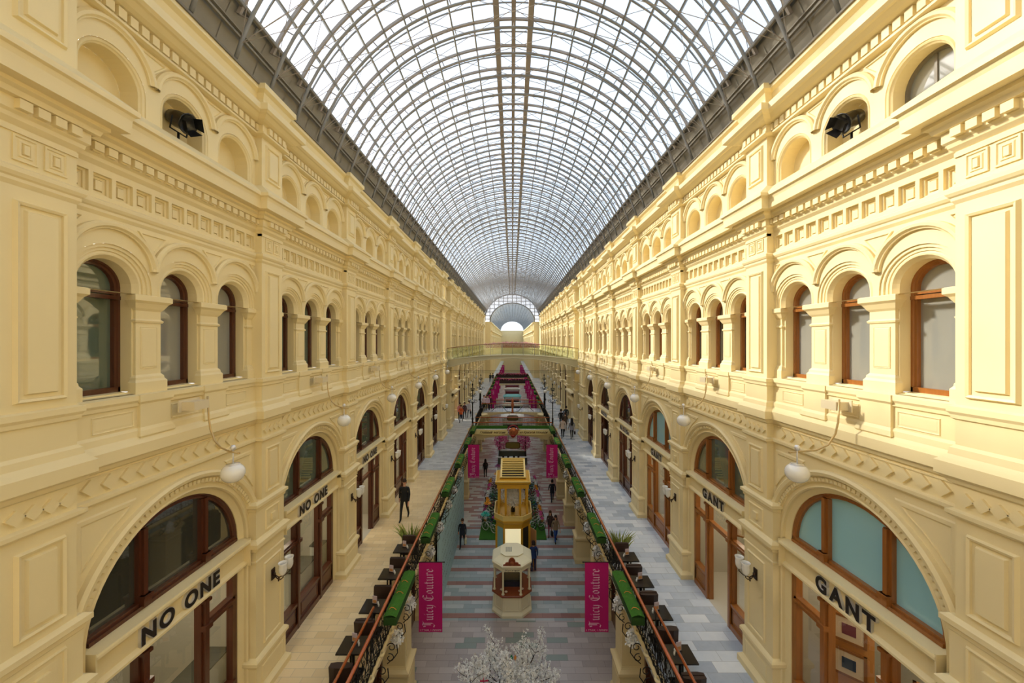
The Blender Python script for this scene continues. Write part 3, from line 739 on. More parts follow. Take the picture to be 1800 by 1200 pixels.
# ---------------------------------------------------------------- tulip sconces
def make_sconce():
    r=thing('wall_sconce','','lamp',(0,0,0))
    m=M(); m.box(0,.03,-.06,.06,-.13,.13); m.lathe([(.001,-.02),(.03,-.01),(.03,.04),(.001,.05)],(.05,0,-.02),10); m.build('back_plate',mat('aged_bronze',(70,50,36),.4,.6),r)
    m=M()
    for g in (-1,1): m.tube([(.04,0,-.02),(.14,g*.03,-.10),(.26,g*.09,-.08),(.34,g*.13,.0),(.33,g*.13,.05)],.012,6)
    m.lathe([(.001,-.09),(.02,-.07),(.012,-.03),(.03,0),(.001,.03)],(.15,0,-.10),8); m.build('arms',MATS['aged_bronze'],r)
    for g in (-1,1):
        m=M(); m.lathe([(.03,.03),(.06,.06),(.085,.12),(.09,.2),(.085,.27),(.10,.33),(.095,.33),(.08,.27),(.08,.2),(.05,.08)],(.33,g*.13,.02),16,False); m.build('tulip_shade',white,r)
    return r
sp0=make_sconce(); used=False
for s,side in ((-1,'left'),(1,'right')):
    for i in (1,2,3,4,5,6,9,10,11,12):
        o=sp0 if not used else copy_tree(sp0); used=True
        o.location=(s*(PF-.0),Y0+BAY*i+.385,CZ-5.62); o.rotation_euler=(0,0,0 if s<0 else PI)
        o['label']='two-armed sconce with milky tulip shades on the %s wall, %s pier from the camera'%(side,ORD[i-1]); o['group']='tulip sconces on the gallery piers'
# ---------------------------------------------------------------- floodlights in the attic niches
def flood(x,y,side):
    r=thing('floodlight','black theatre floodlight standing in the round attic niche nearest the camera, %s wall'%side,'floodlight',(x,y,CZ+3.62),0 if x<0 else PI)
    m=M(); m.lathe([(.001,-.2),(.12,-.19),(.15,-.05),(.15,.1),(.19,.16),(.18,.17),(.13,.1)],(0,0,0),14); o=m.build('housing',black,r); o.location=(.10,0,.42); o.rotation_euler=(0,math.radians(115),0)
    m=M(); 
    for k in range(4):
        a=k*PI/2; m.quad((.14*math.cos(a),.14*math.sin(a),.16),(.14*math.cos(a+1.3),.14*math.sin(a+1.3),.16),(.2*math.cos(a+1.3),.2*math.sin(a+1.3),.3),(.2*math.cos(a),.2*math.sin(a),.3))
    o=m.build('barn_doors',black,r); o.location=(.10,0,.42); o.rotation_euler=(0,math.radians(115),0)
    m=M(); m.tube([(.1,-.17,.42),(.06,-.17,.2),(.06,.17,.2),(.1,.17,.42)],.015,6); m.tube([(.06,0,.2),(.06,0,.0)],.02,6); m.box(-.05,.17,-.12,.12,0,.02); m.build('yoke_stand',iron,r)
flood(-PF-.36,Y0+2.63,'left'); flood(PF+.36,Y0+2.63,'right')
# ---------------------------------------------------------------- balustrades
def rail_panel():
    m=M(); L=BAY/3
    m.box(-.012,.012,0,L,.06,.09); m.box(-.012,.012,0,L,.88,.905)
    for k in range(9):
        y=L*(k+.5)/9
        m.tube([(0,y,.08),(0,y,.30),(.10,y,.42),(.10,y,.62),(0,y,.80),(0,y,.9)],.008,4,False)
    def scroll(y,z,r,sg,x=.06):
        m.tube([(x,y+sg*r*(1-t*.72)*math.cos(t*PI*2.4),z+r*(1-t*.72)*math.sin(t*PI*2.4)) for t in [j/14 for j in range(15)]],.010,4,False)
    for k in range(3):
        y=L*(k+.5)/3
        for z,r in ((.22,.12),(.52,.15),(.78,.09)):
            scroll(y-.13,z,r,1); scroll(y+.13,z,r,-1)
        m.lathe([(.001,-.04),(.04,0),(.001,.04)],(.11,y,.52),6)
    m.tube([(0,0,0),(0,0,.95)],.018,6)
    return m
def scroll_bracket():
    m=M()
    pts=[(-.02+.0,0,-.02),(.10,0,.0)]
    def sp3(cx,cz,r,a0,a1,sh=.6,n=14):
        return [(cx+r*(1-sh*t)*math.cos(a0+(a1-a0)*t),0,cz+r*(1-sh*t)*math.sin(a0+(a1-a0)*t)) for t in [k/n for k in range(n+1)]]
    m.tube(sp3(.13,-.05,.12,PI*.9,-PI*1.3),.012,5); m.tube(sp3(.09,-.34,.12,PI*.6,-PI*1.4),.012,5); m.tube([(.28,0,.02),(.30,0,-.2),(.2,0,-.34),(.02,0,-.5)],.014,5)
    return m
def rosette():
    m=M(); m.smooth=True
    pts=[]
    rs=[]
    for j in range(14):
        a=2*PI*j/14; c,s_=math.cos(a),math.sin(a)
        rs.append([((.075+.035*math.cos(b))*c,(.075+.035*math.cos(b))*s_,.04*math.sin(b)) for b in [2*PI*q/8 for q in range(8)]])
    rs.append(rs[0]); m.rings(rs); return m
for s,side in ((-1,'left'),(1,'right')):
    for (y0,y1,nm) in ((YS+1,32.6,'near'),(42.6,83.5,'far')):
        b=thing('balustrade','%s iron balustrade with wood handrail, %s gallery, %s bridge'%(('near','left','before the text') if 0 else (nm,side,'this side of the lettered' if nm=='near' else 'beyond the lettered')),'railing',(s*EDGE,0,GF))
        m=M(); m.tube([(0,y0,1.0),(0,(y0+y1)/2,1.0),(0,y1,1.0)],.042,12); m.build('handrail',copper,b)
        k=0; y=y0
        if nm=='near' and s==-1: rp0=rail_panel().build('iron_panel',iron,b); rp0.location=(0,y0,0); rp0.scale=(1,1,1); sb0=scroll_bracket().build('scroll_bracket',iron,b); sb0.location=(0,y0,-.1); sb0.scale=(1,1,1); ro0=rosette().build('cornice_rosette',cream,b); ro0.location=(.0,y0+.3,-.02)
        while y<y1-.2:
            inst(rp0,b,(0,y,0),-s,0)
            y+=BAY/3; k+=1
        if nm=='near':
            y=6.5
            while y<y1:
                inst(sb0,b,(-s*.03,y,-.12),-s); inst(ro0,b,(-s*.02,y+.3,.015),1); y+=.745
    # second short rail on the café side, near the camera
    b=thing('cafe_rail','polished wood rail on posts along the %s café tables nearest the camera'%side,'railing',(s*(EDGE+.24),0,GF))
    m=M(); m.tube([(0,2.0,1.07),(0,6,1.07),(0,10.0,1.07)],.034,10); m.build('handrail',copper,b)
    m=M()
    for y in (2.2,6.0,9.9): m.tube([(0,y,0),(0,y,1.07)],.018,8); m.box(-.05,.05,y-.05,y+.05,0,.015)
    m.build('posts',iron,b)
# grass planters hung outside the rails
def make_planter():
    r=thing('grass_planter','','planter',(0,0,0))
    m=M(); m.smooth=False
    m.box(-.17,.17,0,1.95,-.20,.0); m.build('trough',mat('planter_green_cloth',(36,72,18),.9,noise=.4,nscale=30),r)
    m=M(); random.seed(3)
    n=22; rs=[]
    for k in range(n+1):
        y=1.95*k/n; rs.append([(x,y,.015+.05*math.cos(x*PI/.36)+random.uniform(-.008,.008)) for x in (-.175,-.12,-.06,0,.06,.12,.175)])
    m.rings(rs,False); m.build('turf_top',turf,r)
    m=M()
    for y,c in ((.25,0),(.9,0),(1.4,0)): m.tube([(-.1,y,.05),(-.05,y+.02,.09),(.03,y,.09),(.1,y-.02,.05)],.008,4)
    m.build('twig_ties',mat('orange_twig',(220,130,50),.6),r)
    return r
pl0=make_planter(); used=False
for s,side in ((-1,'left'),(1,'right')):
    for k,y in enumerate((9.85,13.85,18.0,22.1,26.3,30.2)):
        o=pl0 if not used else copy_tree(pl0); used=True
        o.location=(s*(EDGE-.24),y,GF+.90); o.rotation_euler=(0,0,0); o['label']='artificial grass planter hung outside the %s railing, %s from the camera'%(side,ORD[k]); o['group']='grass planters on the railings'
# far flower strips
for s,side in ((-1,'left'),(1,'right')):
    for k in range(8):
        o=copy_tree(pl0); o.location=(s*(EDGE-.24),44+4.5*k,GF+.90); o['label']='grass planter on the %s railing beyond the two low bridges, %s in the row'%(side,ORD[k]); o['group']='grass planters on the far railings'
# ---------------------------------------------------------------- broad-nib lettering
def nib(m,strokes,ox,sc,w=.17,ang=42,z=0):
    a=math.radians(ang); n=Vector((math.cos(a),math.sin(a)))*w/2
    for st in strokes:
        for p,q in zip(st,st[1:]):
            p=Vector(p);q=Vector(q)
            t=(q-p); 
            if abs(t.x*n.y-t.y*n.x)<.012:
                nn=Vector((-n.y,n.x))*.18; pts=[p-n+nn,p-n-nn,q+n-nn,q+n+nn]
            else: pts=[p-n,p+n,q+n,q-n]
            m.poly([(ox+v.x*sc if 0 else (ox+v.x)*sc,v.y*sc,z) for v in pts])
G={'J':([[(.05,1.42),(.35,1.52),(.75,1.42),(.95,1.5)],[(.62,1.45),(.62,.1),(.35,-.18),(.0,-.05)],[(.38,1.35),(.38,.35)],[(.1,1.4),(.15,1.1)]],1.05),
'u':([[(.08,.85),(.18,.95),(.2,.15),(.32,.05),(.55,.2)],[(.5,.92),(.58,.85),(.58,.12),(.7,.02)]],.82),
'i':([[(.06,.85),(.18,.95),(.18,.12),(.32,.02)],[(.15,1.22),(.22,1.32)]],.42),
'c':([[(.5,.82),(.35,.93),(.15,.75),(.15,.22),(.32,.05),(.52,.2)]],.6),
'y':([[(.08,.85),(.18,.95),(.2,.2),(.35,.08),(.58,.2)],[(.52,.92),(.6,.85),(.6,.1),(.42,-.3),(.15,-.42)]],.82),
'C':([[(.95,1.4),(.65,1.52),(.3,1.3),(.14,.85),(.2,.3),(.5,.02),(.85,.1),(1.0,.3)],[(.5,1.3),(.5,.25)],[(.5,.9),(.95,.98)]],1.15),
'o':([[(.15,.75),(.35,.95),(.56,.72),(.56,.25),(.35,.05),(.15,.25),(.15,.75)]],.76),
't':([[(.2,1.25),(.2,.15),(.34,.03),(.5,.15)],[(.03,.9),(.42,.95)]],.5),
'r':([[(.06,.85),(.18,.95),(.18,.05)],[(.2,.75),(.4,.95),(.55,.82)]],.58),
'e':([[(.2,.5),(.52,.66),(.38,.95),(.15,.75),(.15,.22),(.32,.05),(.55,.2)]],.62),' ':([],.45)}
def gothic(s):
    m=M(); x=0
    for ch in s:
        st,wd=G[ch]; nib(m,st,x,1); x+=wd
    return m,x
GL=[]; GW=0
for ch in 'Juicy Couture':
    st,wd=G[ch]
    if st:
        m=M(); nib(m,st,0,1); o=m.build('x',pinkink); GL.append((o.data,GW)); bpy.data.objects.remove(o)
    GW+=wd
def banner(s,y,top,label,x0=2.42,x1=3.22,hh=2.36):
    wd=x1-x0; r=thing('hanging_banner',label,'banner',(s*(x0+x1)/2,y,top),0,'magenta banners over the ground floor')
    m=M(); n=10
    rs=[]
    for f in (-.004,.004):
        rs.append([(wd*(k/n-.5),f+.006*math.sin(k*1.1),0) for k in range(n+1)])
    A=[(wd*(k/n-.5),.006*math.sin(k*1.1)) for k in range(n+1)]
    for f in (-.004,.004):
        m.rings([[(a,b+f,0) for a,b in A],[(a,b+f,-hh) for a,b in A]],False)
    for a,b in (A[0],A[-1]): m.quad((a,b-.004,0),(a,b+.004,0),(a,b+.004,-hh),(a,b-.004,-hh))
    m.build('cloth',magenta,r)
    m=M(); m.tube([(-s*(wd/2+.05),0,.01),(s*(EDGE+.2-(x0+x1)/2),0,.01)],.014,8); m.lathe([(.001,-.03),(.03,0),(.001,.03)],(-s*(wd/2+.06),0,.01),8); m.build('pole',iron,r)
    L=hh*.84; k=L/GW
    for me,ox in GL:
        o=bpy.data.objects.new('gothic_letter',me); C.objects.link(o); o.parent=r; o.scale=(k,k*1.12,1); o.rotation_euler=(PI/2,-PI/2,0); o.location=(.12*wd,-.016,-hh*.925+ox*k)
    t=text_obj('1 ЭТАЖ, 1 ЛИНИЯ',.085,'floor_text',pinkink,r,(0,-.016,-hh+.07),(PI/2,0,0),.001,.001)
    return r
for s,side in ((-1,'left'),(1,'right')):
    banner(s,12.75,CZ-7.5,'large magenta banner with pale gothic lettering, nearest one on the %s'%side)
    banner(s,26.2,CZ-7.2,'magenta banner with pale gothic lettering on the %s, just before the lettered bridge'%side,2.34,3.12,2.32)
    for k,(y,t) in enumerate(((49.5,7.05),(56,7.1),(63,7.2),(70,7.3),(77,7.35))):
        banner(s,y,CZ-t,'small distant magenta banner on the %s beyond the low bridges, %s in the row'%(side,ORD[k]))
# ---------------------------------------------------------------- café tables, chairs and table ware
def make_table():
    r=thing('cafe_table','','table',(0,0,0))
    m=M(); m.box(-.31,.31,-.28,.28,.715,.75); m.build('table_top',black,r)
    m=M(); m.tube([(0,0,.02),(0,0,.72)],.035,10); m.build('pedestal',iron,r)
    m=M(); m.box(-.2,.2,-.2,.2,0,.02); m.build('base_plate',iron,r); return r
def make_chair():
    r=thing('cafe_chair','','chair',(0,0,0))
    m=M(); m.box(-.24,.24,-.16,.2,.38,.46); m.build('seat',leather,r)
    m=M(); rs=[]
    for z,t in ((.40,.0),(.6,-.02),(.80,-.04),(.83,-.045)): rs.append([(-.25,-.21+t,z),(-.12,-.235+t,z),(.12,-.235+t,z),(.25,-.21+t,z),(.25,-.15+t,z),(-.25,-.15+t,z)])
    m.rings(rs,True,True); m.build('backrest',leather,r)
    for x in (-.21,.21):
        for y in (-.16,.16):
            m=M(); m.box(x-.02,x+.02,y-.02,y+.02,0,.38); m.build('leg',iron,r)
    return r
def make_menu():
    r=thing('menu_stand','','menu',(0,0,0))
    m=M(); m.box(-.075,.075,-.035,.035,0,.012); m.build('stand_base',black,r)
    m=M(); m.box(-.07,.07,-.006,.006,.012,.22); m.build('card',mat('menu_card',(206,188,196),.4),r)
    m=M(); m.box(-.055,.055,-.009,-.006,.03,.11); m.build('printed_picture',mat('menu_picture',(176,72,34),.4,rgb2=(230,190,120),nscale=30),r)
    return r
def make_shaker():
    r=thing('shaker','','shaker',(0,0,0))
    m=M(); m.lathe([(.001,0),(.026,0),(.024,.05),(.018,.075),(.001,.09)],(0,0,0),10); m.build('shaker_body',white,r); return r
T=make_table(); Ch=make_chair(); Mn=make_menu(); Sh=make_shaker()
us=set()
def put(o,loc,rz,label,group):
    c=o if o.name not in us else copy_tree(o); us.add(o.name); c.location=loc; c.rotation_euler=(0,0,rz); c['label']=label; c['group']=group; return c
for s,side in ((-1,'left'),(1,'right')):
    ys=[13.45,11.98,10.52,9.17,7.8] if s<0 else [12.93,11.6,10.27,8.9,7.55]
    for k,y in enumerate(ys):
        x=s*3.93; n=ORD[len(ys)-1-k]
        put(T,(x,y,GF),0,'black café table by the %s railing, %s from the camera'%(side,n),'café tables')
        put(Ch,(x,y-.48,GF),0,'low brown leather chair with its back to the camera at the %s %s café table'%(n,side),'café chairs')
        put(Ch,(x,y+.50,GF),PI,'low brown leather chair facing the camera at the %s %s café table'%(n,side),'café chairs')
        put(Mn,(x+s*.0,y+.08,GF+.75),.25*s,'upright menu card on the %s café table from the camera, %s side'%(n,side),'menu cards')
        put(Sh,(x-s*.15,y-.03,GF+.75),0,'white shaker on the %s café table from the camera, %s side, nearer one'%(n,side),'white shakers')
        put(Sh,(x-s*.10,y+.06,GF+.75),0,'white shaker on the %s café table from the camera, %s side, farther one'%(n,side),'white shakers')
# snake plants at the end of each café row
def snake(x,y,label,seed):
    random.seed(seed); r=thing('snake_plant',label,'plant',(x,y,GF))
    m=M(); m.rings([[(-.30,-.16,z),(.30,-.16,z),(.30,.16,z),(-.30,.16,z)] for z in (0,.42)],True,True); m.build('planter_box',black,r)
    m=M()
    for k in range(64):
        bx,by=random.uniform(-.27,.27),random.uniform(-.13,.13); h=random.uniform(.45,.85); lx=bx*1.3+random.uniform(-.14,.14); ly=random.uniform(-.12,.12); w=random.uniform(.018,.032); a=random.uniform(0,PI); dx,dy=math.cos(a)*w,math.sin(a)*w
        P_=[]
        for t,ww in ((0,.7),(.35,1),(.7,.8),(1,.05)):
            cx,cy,cz=bx+lx*t*t,by+ly*t*t,.40+h*t*(1-.12*t); P_.append([(cx-dx*ww,cy-dy*ww,cz),(cx+dy*.3*ww,cy-dx*.3*ww,cz),(cx+dx*ww,cy+dy*ww,cz)])
        m.rings(P_,False)
    m.build('leaves',mat('snake_leaf',(84,112,40),.45,rgb2=(190,196,96),nscale=14),r)
snake(-3.98,14.5,'tall spiky snake plant in a black box on the left gallery, beyond the café tables',1)
snake(3.95,14.0,'tall spiky snake plant in a black box on the right gallery, beyond the café tables',2)
# ---------------------------------------------------------------- kiosks
kc=mat('kiosk_cream',(246,238,206),.5); kw=mat('kiosk_counter_wood',(140,66,30),.3,noise=.2); gold=mat('gold_paint',(222,172,54),.38,.35,noise=.08,nscale=4); goldl=mat('pale_gold_trim',(244,216,134),.4,.1)
def oct_(hx,hy,f,z,cx=0,cy=0):
    g=hy-(hx-f)   # chamfer equal in x and y
    return [(cx-f,cy-hy,z),(cx+f,cy-hy,z),(cx+hx,cy-g,z),(cx+hx,cy+g,z),(cx+f,cy+hy,z),(cx-f,cy+hy,z),(cx-hx,cy+g,z),(cx-hx,cy-g,z)]
def octs(m,pr,hx,hy,f,caps=True):
    m.rings([oct_(hx+q,hy+q,f+q*.41,z) for q,z in pr],True,caps)
r=thing('ice_cream_kiosk','cream octagonal kiosk with wooden counter, slim columns and low hipped roof','kiosk',(-.06,18.6,0))
m=M(); octs(m,[(.0,0),(.0,.10),(-.04,.16),(-.07,.2),(-.09,.24),(-.09,.92)],.96,.98,.47)
m.build('base',kc,r)
fc=oct_(.87,.89,.43,0)
for k in range(8):
    a=Vector(fc[k]); b=Vector(fc[(k+1)%8]); t=(b-a); n=Vector((t.y,-t.x,0)).normalized(); L=t.length; t.normalize()
    m=M(); rs=[]
    for i,q in ((.08,.0),(.085,.015),(.11,.015),(.12,.003)):
        p1=a+t*i+n*(q+.001); p2=b-t*i+n*(q+.001); rs.append([(p1.x,p1.y,.30+i-.08),(p2.x,p2.y,.30+i-.08),(p2.x,p2.y,.88-i+.08),(p1.x,p1.y,.88-i+.08)])
    m.rings(rs,True,True); m.build('base_panel',kc,r)
m=M(); octs(m,[(-.09,.92),(-.04,.94),(-.0,.96),(.0,1.02),(-.02,1.04)],.96,.98,.47); m.build('counter',kw,r)
for p in oct_(.84,.86,.42,0):
    m=M(); m.lathe([(.075,1.04),(.075,1.07),(.05,1.10),(.045,1.14),(.045,2.08),(.055,2.1),(.06,2.16)],(p[0],p[1],0),12); m.build('column',kc,r)
m=M(); octs(m,[(-.1,2.14),(-.06,2.15),(-.06,2.28),(-.02,2.32),(.0,2.36),(.0,2.42),(-.03,2.44)],.96,.98,.47); m.build('entablature',kc,r)
m=M(); octs(m,[(-.02,2.43),(-.06,2.47),(-.42,2.66),(-.42,2.70),(-.40,2.72)],.96,.98,.47); m.build('roof',mat('kiosk_roof',(246,240,208),.5),r)
m=M()
for k in range(9): m.box(-.30+k*.035,-.285+k*.035,-.22,.18,2.722,2.735)
m.build('roof_vent',mat('vent_grey',(150,150,140),.5),r)
m=M(); pts=[(-.42,0),(-.40,.05),(-.33,.06),(-.30,.13),(-.22,.16),(-.17,.15),(-.15,.26),(-.08,.35),(0,.38),(.08,.35),(.15,.26),(.17,.15),(.22,.16),(.30,.13),(.33,.06),(.40,.05),(.42,0)]
m.prism([(a,b) for a,b in pts],1,-.03,.03); o=m.build('carved_crest',kw,r); o.location=(0,-.92,2.45)
m=M(); m.lathe([(.001,-.02),(.09,-.02),(.09,.02),(.001,.02)],(0,0,0),16); o=m.build('crest_medallion',mat('crest_light_wood',(176,98,50),.4),r); o.location=(0,-.96,2.57); o.rotation_euler=(PI/2,0,0)
text_obj('Мороженое',.12,'script_lettering',mat('dark_script',(60,40,24),.6),r,(0,-.925,2.22),(PI/2,0,0),.004,0,shear=.4)
m=M(); m.box(-.5,.5,-.2,.5,1.04,1.32); m.build('freezer',black,r)
m=M(); m.box(-.45,.45,-.28,-.2,1.04,1.28); m.build('freezer_front',mat('freezer_steel',(52,58,80),.2,.5),r)
random.seed(5); m=M()
for k in range(26):
    a=random.uniform(0,PI); x,z=.42*math.cos(a),1.75+.22*math.sin(a); m.lathe([(.001,-.03),(.03,0),(.001,.03)],(x,-.3+random.uniform(-.05,.05),z),6)
m.build('hanging_sugar_garland',white,r)
for k,(x,y) in enumerate(((-.5,-.55),(.38,-.66),(.5,-.5),(-.28,-.72))):
    o=tag(M().build('x',white),'','bowl'); bpy.data.objects.remove(o)
    b=thing('sweet_bowl','small white dish of sweets on the cream kiosk counter, %s from the left'%ORD[[0,2,3,1][k]],'bowl',(x-.06,18.6+y,1.04),0,'dishes on the kiosk counter')
    m=M(); m.lathe([(.03,0),(.07,.05),(.075,.06),(.04,.03)],(0,0,0),12); m.build('dish',white,b)
    m=M(); 
    for q in range(7): a=q*.9; m.lathe([(.001,-.02),(.02,0),(.001,.02)],(.035*math.cos(a),.035*math.sin(a),.06),6)
    m.build('sweets',mat('sweets_peach',(236,200,170),.5),b)
# gold pavilion
r=thing('gold_pavilion','tall gold pavilion with a balustraded lantern and a louvred top, behind the cream kiosk','kiosk',(.0,22.6,0))
m=M(); octs(m,[(.08,0),(.08,.15),(0,.2),(0,.5)],.98,1.2,.52); m.build('plinth',gold,r)
for p in oct_(.96,1.18,.51,0): 
    m=M(); m.box(p[0]-.06,p[0]+.06,p[1]-.06,p[1]+.06,.5,2.35); m.build('corner_post',gold,r)
fp=oct_(.96,1.18,.51,0)
def pane_(k,z0,z1,mt,nm,off=.0,ins=.05):
    a=Vector(fp[k]);b=Vector(fp[(k+1)%8]); t=(b-a).normalized(); n=Vector((t.y,-t.x,0)); a=a+t*ins-n*off; b=b-t*ins-n*off
    m=M(); m.rings([[(a.x,a.y,z0),(b.x,b.y,z0),(b.x,b.y,z1),(a.x,a.y,z1)],[(a.x-n.x*.02,a.y-n.y*.02,z0),(b.x-n.x*.02,b.y-n.y*.02,z0),(b.x-n.x*.02,b.y-n.y*.02,z1),(a.x-n.x*.02,a.y-n.y*.02,z1)]],True,True); return m.build(nm,mt,r)
pane_(0,.5,2.35,mat('pale_poster',(250,240,190),.5,emit=(255,244,200),es=.35),'lit_poster_panel')
pane_(7,.5,2.35,blueglass,'blue_side_pane'); pane_(1,.5,2.35,dark,'doorway_shade_pane')  # doorway is a dark pane, the unlit inside put into its colour
for k in (2,3,4,5,6): pane_(k,.5,2.35,gold,'side_panel')
m=M(); octs(m,[(0,2.33),(0,2.58),(.06,2.62),(.12,2.72),(.12,2.80)],.98,1.2,.52); m.build('belt_cornice',gold,r)
m=M(); octs(m,[(.10,2.80),(.10,3.02),(.12,3.04),(.12,3.07),(.06,3.07),(.06,3.03)],.98,1.2,.52,False); o=m.build('balcony_rim',goldl,r)
pp=oct_(.90,1.1,.48,0); nb=0; m=M()
for k in range(8):
    a=Vector(pp[k]);b=Vector(pp[(k+1)%8]); n=max(3,int((b-a).length/.11))
    for j in range(n):
        c=a+(b-a)*(j/n); m.lathe([(.028,2.8),(.018,2.87),(.034,2.95),(.018,3.03),(.028,3.07)],(c.x,c.y,0),6)
m.build('balusters',goldl,r)
for x in (-.82,-.42,.42,.82):
    for y in (-.82,.82):
        m=M(); m.box(x-.06,x+.06,y-.06,y+.06,2.8,4.55); m.build('lantern_post',gold,r)
m=M(); m.rings([[(-.92-q,-.92-q,z),(.92+q,-.92-q,z),(.92+q,.92+q,z),(-.92-q,.92+q,z)] for q,z in ((0,4.5),(0,4.72),(.08,4.78),(.1,4.84),(.1,4.9),(-.1,4.95))],True,True); m.build('lantern_roof',gold,r)
m=M()
for a in ((-.95,.95,-1.02,-.97),(-.95,.95,.97,1.02),(-1.02,-.97,-1.0,1.0),(.97,1.02,-1,1)): m.box(a[0],a[1],a[2],a[3],4.88,4.93)
m.build('roof_rim',goldl,r)
q0=[(-.72,-.62),(.72,-.62),(.72,.78),(-.72,.78)]
m=M(); m.box(-.78,.78,-.70,.82,4.93,5.05); m.build('louvre_base',gold,r)
m=M()
def lz(y): return 5.12+(y+.62)*.42
for (xa,xb,ya,yb) in ((-.74,-.64,-.66,.80),(.64,.74,-.66,.80)):
    m.rings([[(xa,ya,lz(ya)-.12),(xb,ya,lz(ya)-.12),(xb,ya,lz(ya)),(xa,ya,lz(ya))],[(xa,yb,lz(yb)-.12),(xb,yb,lz(yb)-.12),(xb,yb,lz(yb)),(xa,yb,lz(yb))]],True,True)
m.box(-.74,.74,-.70,-.62,5.0,lz(-.66)); m.box(-.74,.74,.76,.84,5.0,lz(.8)+.03); m.build('louvre_frame',goldl,r)
for k in range(7):
    y=-.48+k*.19; m=M(); m.box(-.66,.66,y-.03,y+.03,lz(y)-.04,lz(y)); m.build('louvre_slat',goldl,r)
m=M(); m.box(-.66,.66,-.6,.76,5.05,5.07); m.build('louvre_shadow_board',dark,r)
m=M(); m.rings([[(.96,-.7,0),(1.0,-.7,0),(1.0,-.7,2.2),(.96,-.7,2.2)],[(1.30,-1.15,0),(1.34,-1.15,0),(1.34,-1.15,2.2),(1.30,-1.15,2.2)]],True,True); m.build('open_door_leaf',mat('door_tan_wood',(190,140,90),.5),r)
# blossom helper
def blossom(m,c,rad,n,r0,r1,flat=1):
    for k in range(n):
        while True:
            v=Vector((random.uniform(-1,1),random.uniform(-1,1),random.uniform(-1,1)))
            if .25<v.length<1: break
        p=Vector(c)+Vector((v.x*rad,v.y*rad,v.z*rad*flat)); r=random.uniform(r0,r1)
        a=Vector((random.gauss(0,1),random.gauss(0,1),random.gauss(0,1))).normalized(); b=a.orthogonal().normalized(); d=a.cross(b)
        for t in range(3):
            an=t*2.094; e=b*math.cos(an)+d*math.sin(an); f=b*math.cos(an+1.2)+d*math.sin(an+1.2)
            m.poly([tuple(p),tuple(p+e*r),tuple(p+(e+f)*r*.75+a*r*.3),tuple(p+f*r)])
petal=mat('white_blossom',(252,251,247),.7,noise=.06,nscale=40)
random.seed(8); o=thing('blossom_bouquet','big white blossom arrangement inside the lantern of the gold pavilion','flowers',(0,22.6,3.0))
m=M(); blossom(m,(0,0,.75),.72,1500,.03,.06,.85); m.build('blossoms',petal,o)['kind']='stuff'
m=M(); m.lathe([(.14,-.2),(.1,.1),(.18,.35),(.14,.36)],(0,0,0),12); m.build('vase',dark,o)
# ---------------------------------------------------------------- white blossom tree in the foreground
random.seed(11); o=thing('blossom_tree','white blossoming tree at the bottom of the picture, nearest thing on the ground floor','tree',(0.05,12.35,0))
m=M(); tips=[]
def branch(p,d,L,r,depth):
    n=5; pts=[p]; rr=[r]; q=Vector(p); dd=Vector(d)
    for k in range(n):
        dd=(dd+Vector((random.gauss(0,.12),random.gauss(0,.12),random.gauss(.02,.08)))).normalized(); q=q+dd*L/n; pts.append(tuple(q)); rr.append(r*(1-.5*(k+1)/n))
        if depth<2: tips.append((Vector(q),depth))
    m.tube(pts,rr,5 if depth else 8)
    if depth<=0: return
    for j in range(4 if depth>1 else 4):
        a=random.uniform(0,2*PI); s=random.choice(pts[2:]); nd=(dd*.7+Vector((math.cos(a),math.sin(a),random.uniform(-.1,.5)))*.75).normalized(); branch(s,nd,L*random.uniform(.5,.75),r*.55,depth-1)
m.tube([(0,0,0),(.02,.0,.5),(0,0,.8),(.0,.0,1.0)],[.11,.09,.075,.07],10)
for k in range(9):
    a=k*2*PI/9+random.uniform(-.2,.2); branch((0,0,.95),Vector((math.cos(a),math.sin(a),random.uniform(.3,.75))).normalized(),1.2,.035,2)
m.build('trunk_and_branches',mat('branch_brown',(52,34,26),.8),o)
m=M()
for q,dp in tips:
    blossom(m,q,.16,random.randint(9,16),.022,.040)
m.build('blossoms',petal,o)['kind']='stuff'
m=M(); m.lathe([(.3,0),(.38,.32),(.34,.34),(.3,.3)],(0,0,0),20); m.build('pot',kc,o)
for k,(x,y,z,c,nm) in enumerate(((-1.0,-.35,2.15,(200,20,90),'magenta'),(-.85,-.5,1.9,(240,130,30),'orange'),(-.12,.1,2.5,(20,130,90),'green'),(0,.15,2.45,(240,160,80),'yellow'))):
    b=thing('paper_bird','small %s paper bird ornament hanging in the white blossom tree'%nm,'ornament',(.05+x,12.35+y,z),random.uniform(0,6))
    m=M(); m.rings([[(0,-.02,-.05),(.02,0,-.05),(0,.02,-.05)],[(0,-.05,.02),(.05,0,.02),(0,.05,.02)],[(0,-.01,.12),(.01,0,.12),(0,.01,.12)]],True,True); m.build('body',mat('paper_'+nm,c,.7),b)
    m=M(); m.quad((0,0,.02),(.12,.04,.08),(.14,0,-.02),(0,0,-.02)); m.quad((0,0,.02),(-.12,.04,.08),(-.14,0,-.02),(0,0,-.02)); m.build('wings',MATS['paper_'+nm],b)
